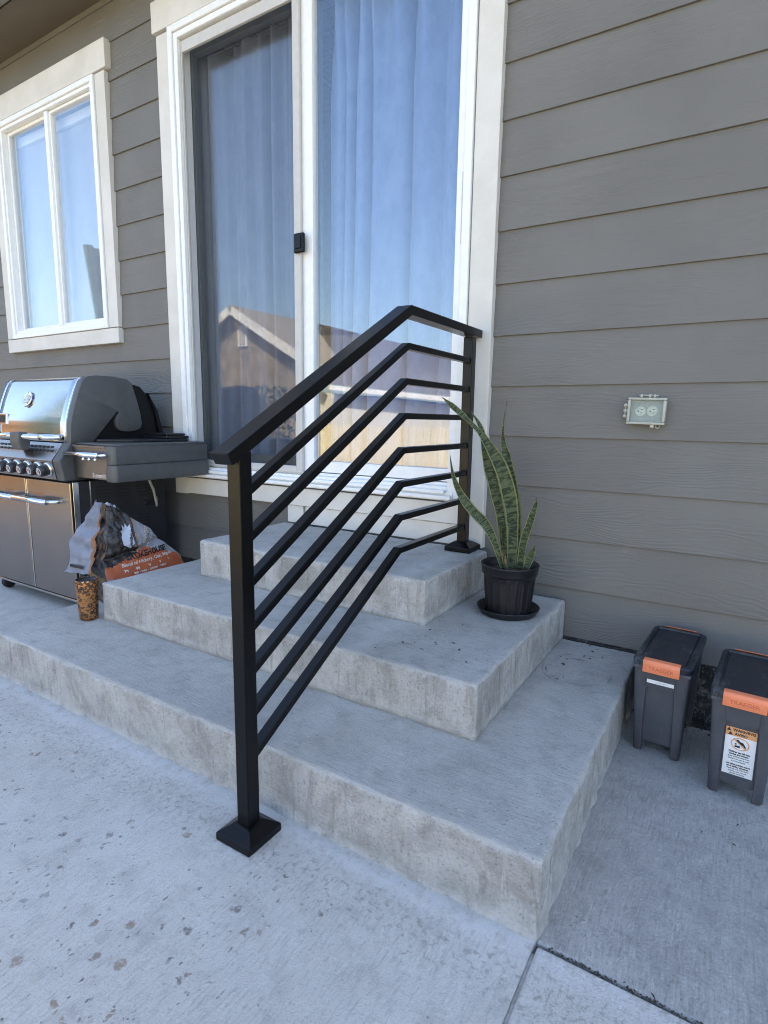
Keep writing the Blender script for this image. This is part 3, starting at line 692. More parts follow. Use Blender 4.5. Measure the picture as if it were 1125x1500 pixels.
# control panel with knobs
b = B(); prism(b, [(-.600, .632), (-.618, .722), (-.560, .80), (-.45, .80), (-.45, .632)], 0, GX0 - .02, -2.862, .002); obj('control_panel', b, 'steel2', grill)
b = B(); prism(b, [(-.597, .628), (-.615, .722), (-.556, .806), (-.44, .806), (-.44, .628)], 0, -2.860, -2.800, .006); obj('panel_end', b, 'cast', grill)
b = B()
for r_ in range(2):
    for k in range(17):
        x = -3.50 + k * .036 + r_ * .018
        mtx = frame_mtx((x, -.5755 - .0125 * r_, .7813 - .0168 * r_), (1, 0, 0), (0, .595, .803))
        box(b, -.011, .011, -.0048, .0048, -.0004, .0012, mtx=mtx)
obj('slot_row', b, 'ink', grill)
for kx in (-3.47, -3.37, -3.275, -3.18, -3.085, -2.99, -2.905):
    ax = (0, -.980, -.196)
    b = B(); lathe(b, [(.034, 0), (.034, .005), (.030, .010), (.0275, .010)], 28, (kx, -.6085, .680), axis=ax); kb = obj('knob', b, 'chrome', grill)
    b = B(); lathe(b, [(.0265, .006), (.0258, .040), (.022, .045), (0, .0455)], 28, (kx, -.6085, .680), axis=ax); obj('knob_grip', b, 'knob', kb)
    b = B(); mt = frame_mtx((kx, -.6545, .6708), (1, 0, 0), (0, -.196, .98)); lathe(b, [(.017, -.001), (.017, .0012), (.0135, .0012), (.0135, -.001)], 20, (0, 0, 0), cap=False); b.transform(mt); box(b, -.0025, .0025, -.013, .013, 0, .0022, mtx=mt); obj('knob_mark', b, 'silver', kb)
    b = B(); box(b, -.020, -.016, -.010, .006, .0, .0012, mtx=mt); obj('knob_pointer', b, 'red', kb)
# lid
cap = [(-.558, .803), (-.551, .892), (-.532, .960), (-.505, 1.036), (-.482, 1.088), (-.455, 1.108), (-.415, 1.115), (-.33, 1.115), (-.257, 1.107), (-.232, 1.090), (-.210, 1.02), (-.191, .944), (-.185, .892), (-.192, .870), (-.215, .858), (-.254, .852), (-.292, .853), (-.316, .862), (-.327, .882), (-.330, .905), (-.322, .925), (-.308, .945), (-.318, .949), (-.452, .803)]
b = B(); prism(b, cap, 0, -2.835, -2.795, .003); obj('lid_end', b, 'cast', grill, 35)
cap0 = [(-.556, .803), (-.549, .892), (-.505, 1.036), (-.482, 1.086), (-.455, 1.106), (-.33, 1.112), (-.25, 1.10), (-.20, .95), (-.20, .87), (-.45, .803)]
b = B(); prism(b, cap0, 0, -3.515, -3.480, .003); obj('lid_end', b, 'cast', grill, 35)
prof = [(-.556, .805), (-.5535, .84), (-.549, .892), (-.541, .925), (-.530, .960), (-.518, .998), (-.503, 1.036), (-.492, 1.062), (-.479, 1.087), (-.466, 1.099), (-.450, 1.106), (-.415, 1.112), (-.33, 1.112), (-.257, 1.104), (-.234, 1.088), (-.212, 1.02), (-.193, .944), (-.19, .88)]
t = bmesh.new(); rows = [[t.verts.new((x, y, z)) for (y, z) in prof] for x in frange(-3.479, -2.836, 12)]
for a, c in zip(rows, rows[1:]):
    for i in range(len(prof) - 1): t.faces.new((a[i], a[i + 1], c[i + 1], c[i]))
bmesh.ops.recalc_face_normals(t, faces=list(t.faces)); bmesh.ops.solidify(t, geom=list(t.faces), thickness=.004); bmesh.ops.recalc_face_normals(t, faces=list(t.faces))
for f in t.faces: f.smooth = True
obj('lid', t, 'steel', grill)
for (x0, x1) in ((-2.848, -2.8355), (-3.4795, -3.466)):
    b = B(); tube(b, [(x0 + .006, y - .001, z) for (y, z) in prof[:11]], .0045, 6); obj('lid_edge', b, 'chrome', grill)
b = B(); prism(b, [(-.45, .80), (-.36, .90), (-.23, 1.06), (-.21, 1.085), (-.17, 1.075), (-.13, 1.03), (-.10, .95), (-.085, .86), (-.085, .80)], 0, -3.50, -2.815, .004); obj('firebox_back', b, 'blackmetal', grill)
b = B(); prism(b, [(-.135, 1.045), (-.085, .96), (-.055, .83), (-.075, .83), (-.10, .95)], 0, -2.99, -2.80, .003); obj('rear_guard', b, 'blackmetal', grill)
b = B(); tube(b, [(-3.56, -.616, .826), (-2.945, -.616, .826)], .0125, 14); hd = obj('lid_handle', b, 'chrome', grill, None)
b = B(); tube(b, [(-2.955, -.616, .826), (-2.90, -.612, .826), (-2.865, -.575, .826), (-2.862, -.552, .826)], [.0125, .016, .016, .013], 12); obj('handle_bracket', b, 'chrome', hd)
b = B(); prism(b, [(-.640, .845), (-.600, .848), (-.588, .800), (-.594, .762), (-.632, .762), (-.644, .80)], 0, -3.170, -3.085, .006); obj('handle_lamp', b, 'cast', hd)
# thermometer frame and round emblem on the lid
mt = frame_mtx((-3.440, -.5475, .905), (1, 0, 0), (0, .11, 1))
b = B(); box(b, -.065, .065, -.028, .028, -.004, .006, .003, mtx=mt); th_ = obj('thermometer', b, 'chrome', grill)
b = B(); box(b, -.052, .052, -.018, .018, .0055, .0072, .0008, mtx=mt); obj('dial', b, 'ink', th_)
em = frame_mtx((-3.215, -.5205, 1.003), (1, 0, 0), (0, .37, .93))
b = B(); lathe(b, [(.040, 0), (.040, .004), (.037, .006), (.034, .0045), (0, .0045)], 32); b.transform(em); e1 = obj('lid_emblem', b, 'chrome', grill)
b = B()
for (x, y, sx, sy, a) in ((-.006, .004, .022, .008, .5), (.010, -.006, .016, .007, -.5), (.002, -.014, .018, .006, .15), (-.012, .016, .012, .005, 1.0), (.006, .016, .009, .005, -.3)):
    t = bmesh.new(); bmesh.ops.create_uvsphere(t, u_segments=12, v_segments=8, radius=1)
    addbm(b, t, 0, em @ Matrix.Translation((x, y, .0048)) @ Matrix.Rotation(a, 4, 'Z') @ Matrix.Diagonal((sx, sy, .004, 1)))
for f in b.faces: f.smooth = True
obj('emblem_relief', b, 'silver', e1)
# side shelf
TX0, TX1 = -2.795, -2.488
b = B(); prism(b, [(TX0, -.535), (TX1 - .03, -.535), (TX1, -.510), (TX1, -.05), (TX1 - .03, -.038), (TX0, -.038)], 2, .796, .806, .004); sh = obj('side_shelf', b, 'cast', grill, 35)
b = B(); prism(b, [(TX1 - .055, -.552), (TX1 - .010, -.552), (TX1 + .004, -.540), (TX1 + .004, -.040), (TX1 - .012, -.036), (TX1 - .012, -.52), (TX1 - .055, -.538)], 2, .716, .797, .004)
prism(b, [(TX1 - .055, -.556), (TX1 - .000, -.556), (TX1 + .014, -.545), (TX1 + .014, -.520), (TX1 + .014, -.040), (TX1 - .012, -.036), (TX1 - .012, -.52), (TX1 - .055, -.538)], 2, .640, .7155, .006); obj('shelf_skirt', b, 'cast', sh, 35)
b = B(); box(b, TX0 + .0, TX1 - .056, -.549, -.530, .646, .795, .003); box(b, TX0, TX1 - .056, -.554, -.549, .786, .796, .001); obj('shelf_front', b, 'steel3', sh)
b = B(); box(b, TX0, TX1 - .05, -.53, -.06, .700, .706); obj('shelf_floor', b, 'blackmetal', sh)
b = B(); tube(b, [(-2.80, -.585, .757), (-2.545, -.585, .757)], .0125, 12); tube(b, [(-2.56, -.585, .757), (-2.535, -.565, .757), (-2.53, -.548, .757)], .009, 8); obj('towel_bar', b, 'chrome', sh)
for hx in (-2.655, -2.61, -2.565):
    b = B(); t = bmesh.new(); bmesh.ops.create_uvsphere(t, u_segments=12, v_segments=8, radius=.0085); addbm(b, t, 0, Matrix.Translation((hx, -.585, .738)))
    tube(b, [(hx, -.585, .75), (hx, -.585, .74)], .004, 6)
    for f in b.faces: f.smooth = True
    obj('tool_hook', b, 'chrome', sh)
text('Summit', .029, frame_mtx((-2.604, -.5492, .664), (1, 0, 0), (0, 0, 1)), 'silver', sh, .0004, sx=1.15)
for (x, y) in ((-3.50, -.555), (-2.84, -.50), (-2.84, -.15), (-3.42, -.15)):
    b = B(); lathe(b, [(.010, -.014), (.030, -.014), (.0335, -.009), (.0335, .009), (.030, .014), (.010, .014)], 24, (x, y, .034), axis=(1, 0, 0)); obj('caster_wheel', b, 'rubber', grill)
b = B(); tube(b, [(-2.70, -.24, .66), (-2.705, -.225, .61), (-2.71, -.20, .56), (-2.715, -.185, .50), (-2.72, -.178, .475), (-2.73, -.17, .48), (-2.74, -.165, .52)], .0065, 8); obj('gas_hose', b, 'hose', grill)
# flat tray left on the shelf
b = B()
t = bmesh.new(); pts = [(-2.735, -.47), (-2.62, -.36), (-2.56, -.10), (-2.60, -.055), (-2.77, -.05), (-2.79, -.2), (-2.785, -.45)]
prism(b, pts, 2, .8065, .820, .004); prism(b, [(-2.775, -.20), (-2.60, -.19), (-2.575, -.075), (-2.77, -.065)], 2, .8205, .834, .004); prism(b, [(-2.765, -.185), (-2.615, -.18), (-2.59, -.085), (-2.765, -.075)], 2, .8345, .846, .004)
tag(obj('flat_tray', b, 'potp', origin=(-2.68, -.2, .8065)), 'flat black tray stack lying on the grill side shelf behind the lid', 'tray')

# ================================================================== bag of pellets slumped beside the grill
bag = thing('pellet_bag', (-2.47, -.54, .1604), 'crumpled grey, black and rust orange pellet bag slumped between grill and steps', 'bag')
# front face spans y (along the step) and z; it leans back towards the grill. rows: z, y at left, y at right, x at front
rowsF = [(.162, -.715, -.345, -2.315), (.20, -.72, -.34, -2.300), (.25, -.722, -.343, -2.305), (.30, -.722, -.358, -2.325), (.34, -.715, -.388, -2.335), (.38, -.702, -.430, -2.345), (.42, -.690, -.468, -2.352), (.445, -.682, -.482, -2.36), (.475, -.675, -.530, -2.365), (.505, -.668, -.565, -2.375), (.535, -.664, -.600, -2.383), (.565, -.660, -.628, -2.39)]
def lerp_row(z):
    for a, c in zip(rowsF, rowsF[1:]):
        if a[0] <= z <= c[0] + 1e-9:
            f = (z - a[0]) / (c[0] - a[0]); return [a[i] + (c[i] - a[i]) * f for i in range(4)]
    return list(rowsF[-1])
def bagx(y, z):
    r = lerp_row(z); s = (y - r[1]) / max(1e-4, r[2] - r[1])
    bul = .030 * math.sin(math.pi * min(1, max(0, s))) * (1 - (z - .16) / .5)
    up_ = min(1, max(.25, (z - .30) / .09)); wr = up_ * (.014 * noise.noise(Vector((y * 17 + z * 12, z * 20, 1))) +   .009 * abs(noise.noise(Vector((y * 34 + z * 20, z * 30 - y * 14, 2)))))
    fold = .012 * math.exp(-((y + .575 + (z - .37) * .02) / .010) ** 2) * (1 if z > .36 else 0)
    dent = -.020 * math.exp(-((z - (.345 + .05 * s)) / .010) ** 2) if z > .30 else 0
    return r[3] + bul + wr + fold + dent
NZ, NS = 70, 64
t = bmesh.new(); ml = {'bagblue': 0, 'bagdark': 1, 'baggrey': 2, 'bagorange': 3, 'bagcopper': 4}
def region(y, z, s):
    ob_top = .318 + (.057 * (1 - abs(y + .53) / .16 if abs(y + .53) < .16 else 0)) + .0
    if z < .270 - (y + .70) * .05: return 2
    if z < ob_top: return 3
    yl_ = -.722 + (z - .30) * .36
    if y < -.573: return 1
    if y < -.566: return 4
    return 2
grid = []
for k in range(NZ + 1):
    z = .162 + (.565 - .162) * k / NZ; r = lerp_row(z)
    grid.append([t.verts.new((bagx(r[1] + (r[2] - r[1]) * j / NS, z), r[1] + (r[2] - r[1]) * j / NS, z + .006 * noise.noise(Vector((j * .2, k * .12, 9))))) for j in range(NS + 1)])
for k in range(NZ):
    for j in range(NS):
        f = t.faces.new((grid[k][j], grid[k][j + 1], grid[k + 1][j + 1], grid[k + 1][j]))
        c = f.calc_center_median(); f.material_index = region(c.y, c.z, j / NS)
def side(idx, dx, dy, mi, n=12, dent=.02):
    prev = [row[idx] for row in grid]
    for q in range(1, n + 1):
        u = q / n; cur = []
        for k, row in enumerate(grid):
            w = (1 - (k / NZ) * .62); p = row[idx].co
            co = p + Vector((dx * u * w, dy * u * w + dent * math.sin(math.pi * u) * (.4 + .6 * math.sin(k * .09)), 0))
            co += Vector((0, .010 * noise.noise(Vector((u * 4, k * .13, idx))), .004 * noise.noise(Vector((u * 6, k * .2, 4)))))
            cur.append(t.verts.new(co))
        for k in range(NZ):
            f = t.faces.new((prev[k], prev[k + 1], cur[k + 1], cur[k])); f.material_index = mi
        prev = cur
    return prev
Lb = side(0, -.20, .02, 1); Rb = side(NS, -.16, .0, 2)  # left side takes the dark film, its shade put into the colour
for k in range(NZ):
    f = t.faces.new((Lb[k], Lb[k + 1], Rb[k + 1], Rb[k])); f.material_index = 2
bmesh.ops.contextual_create(t, geom=[e for e in t.edges if e.is_boundary and all(v.co.z < .18 for v in e.verts)])
bmesh.ops.contextual_create(t, geom=[e for e in t.edges if e.is_boundary and all(v.co.z > .54 for v in e.verts)])
bmesh.ops.recalc_face_normals(t, faces=list(t.faces))
for f in t.faces: f.smooth = True
obj('bag_body', t, list(ml), bag)
# rolled top lip
b = B(); tube(b, [(bagx(-.655, .55) - .01 + .004 * math.sin(k), -.662 + .050 * k / 12, .570 - .028 * (k / 12) ** 1.5 + .004 * math.sin(k * 1.7)) for k in range(13)], [.004 + .003 * abs(math.sin(k * 1.3)) for k in range(13)], 8); obj('bag_lip', b, 'bagblue', bag)
# loose flap hanging at the front left corner
t = bmesh.new(); fl = []
for k in range(29):
    u = k / 28; rr = []
    for j in range(13):
        w = j / 12
        x = -2.392 + (1 - w) * -(.035 + .15 * u ** .75 - .02 * math.sin(u * 9)) + .016 * noise.noise(Vector((w * 3, u * 6, 3)))
        y = -.676 - .066 * u - .014 * math.sin(w * math.pi) * (1 - .4 * u) - .018 * (1 - w) * math.sin(u * 2.4) + .020 * noise.noise(Vector((w * 3, u * 7, 7))) + .010 * abs(noise.noise(Vector((w * 7, u * 12, 2))))
        zz = .574 - .285 * u + .014 * (1 - w) * (1 - u) - .012 * (1 - w) * u
        rr.append(t.verts.new((x, y, zz)))
    fl.append(rr)
for a, c in zip(fl, fl[1:]):
    for j in range(12):
        f = t.faces.new((a[j], a[j + 1], c[j + 1], c[j])); f.material_index = 1 if j == 11 else (2 if False else 0)
bmesh.ops.solidify(t, geom=list(t.faces), thickness=.002); bmesh.ops.recalc_face_normals(t, faces=list(t.faces))
for f in t.faces: f.smooth = True
obj('bag_flap', t, ['bagblue', 'bagcopper'], bag)
def on_bag(y, z, up=(0, 0, 1), off=.004, rot=0.0):
    e = .02; p = Vector((bagx(y, z) + off, y, z)); dy = Vector((bagx(y + e, z) - bagx(y - e, z), 2 * e, 0)).normalized(); dz = Vector((bagx(y, z + e) - bagx(y, z - e), 0, 2 * e)).normalized()
    a = dy * math.cos(rot) + dz * math.sin(rot); c = -dy * math.sin(rot) + dz * math.cos(rot)
    return frame_mtx(p, a, c)
def bag_text(s, y, z, size, mat, rot=0.0, bold=.0004, sx=1.0, off=.002):
    cu_ = bpy.data.curves.new('t', 'FONT'); cu_.body = s; cu_.size = size; cu_.align_x = 'CENTER'; cu_.align_y = 'CENTER'; cu_.offset = bold; cu_.resolution_u = 2; cu_.extrude = .0004
    to = bpy.data.objects.new('t', cu_); COL.objects.link(to); bpy.context.view_layer.update()
    me = bpy.data.meshes.new_from_object(to.evaluated_get(bpy.context.evaluated_depsgraph_get())); bpy.data.objects.remove(to); bpy.data.curves.remove(cu_)
    for v in me.vertices:
        a, c = v.co.x * sx, v.co.y; yy = y + a * math.cos(rot) - c * math.sin(rot); zz = z + a * math.sin(rot) + c * math.cos(rot)
        v.co = Vector((bagx(yy, zz) + off + v.co.z, yy, zz))
    me.transform(Matrix.Translation(-bag.location)); me.materials.clear(); me.materials.append(M[mat])
    o = bpy.data.objects.new('lettering', me); COL.objects.link(o); o.parent = bag
bag_text('SMOKEHOUSE', -.530, .350, .033, 'ink', .06, .0012, .92)
bag_text('Blend of Hickory, Oak, Maple', -.530, .3235, .0205, 'bagprint', .06)
bag_text('BEEF  •  PORK  •  CHICKEN  •  TURKEY', -.53, .2835, .0095, 'bagprint', .05)
bag_text('Premium Hardwood', -.60, .256, .017, 'silver', .05)
# small animal marks above the words
def blob(pts, y, z, s, mat, name):
    t = bmesh.new(); vs_ = []
    for (a, c) in pts: vs_.append(t.verts.new((bagx(y + a * s, z + c * s) + .003, y + a * s, z + c * s)))
    f = t.faces.new(vs_); r = bmesh.ops.extrude_face_region(t, geom=[f]); bmesh.ops.translate(t, vec=(.0006, 0, 0), verts=[g for g in r['geom'] if isinstance(g, bmesh.types.BMVert)])
    bmesh.ops.triangulate(t, faces=list(t.faces)); bmesh.ops.recalc_face_normals(t, faces=list(t.faces)); obj(name, t, mat, bag)
four = [(-1, .5), (-.75, .75), (-.6, .5), (.8, .5), (1, .1), (.85, -.1), (.8, -.7), (.6, -.7), (.5, -.15), (-.35, -.15), (-.45, -.7), (-.65, -.7), (-.7, .1), (-1, .2)]
pig = [(-1, .1), (-.8, .5), (-.3, .6), (.7, .55), (1, .2), (.8, -.1), (.75, -.6), (.5, -.6), (.4, -.25), (-.3, -.25), (-.4, -.6), (-.65, -.6), (-.7, -.1), (-1, -.1)]
bird = [(-.8, .3), (-.4, .7), (-.1, .2), (.5, .2), (1, .8), (.8, -.1), (.3, -.45), (.2, -.8), (.0, -.8), (-.1, -.4), (-.4, -.1), (-.5, .3)]
blob(four, -.640, .294, .009, 'bagprint', 'printed_mark'); blob(pig, -.590, .297, .010, 'bagprint', 'printed_mark'); blob(bird, -.535, .301, .008, 'bagprint', 'printed_mark'); blob(bird, -.480, .304, .007, 'bagprint', 'printed_mark'); blob(bird, -.430, .307, .006, 'bagprint', 'printed_mark')
# pale badge with flames on the dark panel
badge = [(-.045, -.036), (-.05, .0), (-.04, .012), (-.052, .026), (-.036, .030), (-.030, .052), (-.016, .036), (-.004, .056), (.008, .038), (.026, .050), (.028, -.034), (.0, -.052)]
t = bmesh.new(); vs_ = [t.verts.new((bagx(-.602 + a * .62, .432 + c * .95) + .004, -.602 + a * .62, .432 + c * .95)) for (a, c) in badge]
f = t.faces.new(vs_); r = bmesh.ops.extrude_face_region(t, geom=[f]); bmesh.ops.translate(t, vec=(.0008, 0, 0), verts=[g for g in r['geom'] if isinstance(g, bmesh.types.BMVert)])
bmesh.ops.triangulate(t, faces=list(t.faces)); bmesh.ops.recalc_face_normals(t, faces=list(t.faces)); obj('badge', t, 'badge', bag)
bag_text('SMOKEHOUSE', -.594, .425, .012, 'ink', R(72), .0005, .95, .015)
bag_text('WOOD', -.520, .425, .024, 'bagprint', R(68), .0002, .9)
bag_text('PELLETS', -.495, .400, .020, 'bagprint', R(68), .0002, .9)
b = B(); box(b, -.040, .045, -.006, .006, 0, .0012, mtx=frame_mtx((-2.478, -.752, .312), (1, .05, 0), (0, .05, 1))); obj('printed_mark', b, 'ink', bag)

# ================================================================== tumbler
cup = thing('copper_tumbler', (-2.252, -.842, .1604), 'copper tumbler with dark etched pattern beside the middle step', 'cup')
b = B(); lathe(b, [(.0, .001), (.029, .001), (.0325, .004), (.0345, .03), (.0365, .08), (.0395, .125), (.0405, .150), (.0400, .156), (.0385, .157), (.0380, .148)], 44, (-2.252, -.842, .1604)); obj('tumbler_body', b, 'copper', cup)
b = B(); lathe(b, [(.0379, .150), (.0379, .154), (.034, .156), (.033, .1525), (0, .1525)], 36, (-2.252, -.842, .1604)); obj('tumbler_lid', b, 'potp', cup)

# ================================================================== potted snake plant
PC = Vector((-.800, -.262, .3045))
plant = thing('potted_plant', PC, 'snake plant with banded yellow edged leaves in a black pot on the middle step', 'plant')
b = B(); lathe(b, [(.0, .0), (.086, .0), (.092, .004), (.100, .020), (.102, .023), (.099, .024), (.090, .008), (0, .006)], 56, PC); obj('saucer', b, 'potp', plant)
def ribf(r, z, a):
    if .018 < z < .128 and r > .07:
        ph = (a * 20 / (2 * math.pi)) % 1.0; up = .102 + .022 * math.sqrt(max(0, 1 - ((ph - .5) * 2) ** 2))
        return -.0028 if (z < up and .14 < ph < .86) else 0.0
    return 0.0
pr_ = [(.0, .008), (.070, .008), (.073, .012)] + [(.0735 + .0105 * k / 24, .014 + .118 * k / 24) for k in range(25)] + [(.0845, .133), (.0895, .136), (.0905, .140), (.0915, .160), (.0935, .162), (.0940, .166), (.0915, .168), (.0885, .166), (.0865, .140), (.083, .130)]
b = B(); lathe(b, pr_, 200, PC, rib=ribf); obj('pot', b, 'potp', plant)
t = bmesh.new(); rows = []
for k in range(12):
    rr = .0845 * k / 11 + .0001
    rows.append([t.verts.new(PC + Vector((rr * math.cos(a), rr * math.sin(a), .141 + .006 * noise.noise(Vector((rr * 60 * math.cos(a), rr * 60 * math.sin(a), 0))) + .008 * (1 - k / 11)))) for a in frange(0, 2 * math.pi, 40)[:-1]])
for a, c in zip(rows, rows[1:]):
    for k in range(40): t.faces.new((a[k], a[(k + 1) % 40], c[(k + 1) % 40], c[k]))
bmesh.ops.recalc_face_normals(t, faces=list(t.faces)); obj('soil', t, 'soil', plant)
CAMP = Vector((-0.19367, -2.02039, 0.92920))
def px3(u, v, dy):                       # a point of the plant in a vertical plane through the pot, dy metres nearer/farther
    d = cf + cr * ((u - 562.5) / 834.505) - cu * ((v - 750) / 834.505); nrm = Vector((-.30, .954, 0)); p0 = PC + nrm * dy
    return CAMP + d * ((p0 - CAMP).dot(nrm) / d.dot(nrm))
def catmull(P, n):
    P = [P[0] * 2 - P[1]] + P + [P[-1] * 2 - P[-2]]; out = []
    for i in range(1, len(P) - 2):
        for k in range(n):
            s = k / n; a, c, d, e = P[i - 1], P[i], P[i + 1], P[i + 2]
            out.append(.5 * ((2 * c) + (d - a) * s + (2 * a - 5 * c + 4 * d - e) * s * s + (3 * c - a - 3 * d + e) * s ** 3))
    out.append(P[-2]); return out
def leaf(path, widths, twist, cup_=.22, seed=0):
    P = catmull([px3(*p) for p in path], 10); n_ = len(P); t = bmesh.new(); uvl = t.loops.layers.uv.new('UVMap'); rows = []
    wl = widths; nw = len(wl) - 1
    view = Vector((.33, -.944, 0))
    for i, p in enumerate(P):
        s = i / (n_ - 1); k = min(nw - 1, int(s * nw)); f = s * nw - k; w = (wl[k] * (1 - f) + wl[k + 1] * f) / 2
        d = (P[min(i + 1, n_ - 1)] - P[max(i - 1, 0)]).normalized()
        side_ = d.cross(view).normalized(); tw = R(twist[0] + (twist[1] - twist[0]) * s)
        side_ = Matrix.Rotation(tw, 3, d) @ side_; nn = d.cross(side_).normalized()
        w *= 1 + .10 * noise.noise(Vector((s * 9, seed, 0)))
        row = []
        for j in range(9):
            q = j / 4 - 1
            row.append(t.verts.new(p + side_ * w * q - nn * (w * cup_ * (1 - q * q) * -1) + nn * .0025 * noise.noise(Vector((q * 2, s * 12, seed)))))
        rows.append(row)
    for i in range(n_ - 1):
        for j in range(8):
            f = t.faces.new((rows[i][j], rows[i][j + 1], rows[i + 1][j + 1], rows[i + 1][j])); f.smooth = True
            for lp, (a, c) in zip(f.loops, ((j, i), (j + 1, i), (j + 1, i + 1), (j, i + 1))): lp[uvl].uv = (a / 8, c / (n_ - 1))
    bmesh.ops.solidify(t, geom=list(t.faces), thickness=.0022)
    for f in t.faces: f.smooth = True
    return obj('leaf', t, 'leaf', plant)
leaf([(749, 834, 0), (751, 786, .0), (748, 738, -.01), (736, 690, -.02), (714, 649, -.03), (697, 627, -.035), (680, 610, -.04), (664, 596, -.045), (648, 582, -.05)], [.024, .034, .042, .046, .044, .027, .014, .013, .020, .018, .002], (0, 25), seed=1)
leaf([(741, 834, .012), (734, 762, .01), (724, 714, .005), (712, 666, .0), (705, 628, -.005), (689, 601, -.01)], [.022, .030, .036, .036, .022, .014, .001], (-25, 30), seed=2)
leaf([(756, 834, .03), (757, 762, .03), (752, 726, .03), (743, 676, .03), (737, 645, .03), (738, 616, .03), (743, 588, .03)], [.022, .030, .036, .037, .026, .010, .002, .0015], (20, -15), seed=3)
leaf([(737, 834, -.02), (724, 793, -.03), (711, 768, -.04), (694, 750, -.05), (676, 726, -.06), (664, 697, -.07), (659, 665, -.075)], [.014, .022, .030, .034, .030, .022, .010, .0008], (10, 30), seed=4)
leaf([(761, 834, -.01), (766, 798, -.015), (774, 772, -.02), (783, 745, -.025), (786, 735, -.027), (784, 728, -.03)], [.022, .026, .027, .022, .014, .004, .001], (-20, -10), seed=5)
leaf([(770, 834, -.02), (776, 817, -.02), (781, 807, -.022), (783, 798, -.024)], [.020, .026, .022, .012, .0008], (-15, 0), seed=6)
leaf([(744, 834, .02), (738, 790, .015), (735, 768, .01)], [.016, .018, .014, .002], (30, 40), seed=7)
b = B()
for (u, v0, v1, dy) in ((738, 834, 800, -.008), (742, 834, 806, -.014)):
    tube(b, [px3(u, v0, dy), px3(u - 2, (v0 + v1) / 2, dy), px3(u - 1, v1, dy)], [.006, .005, .001], 6)
obj('dry_sheath', b, 'drygrey', plant)

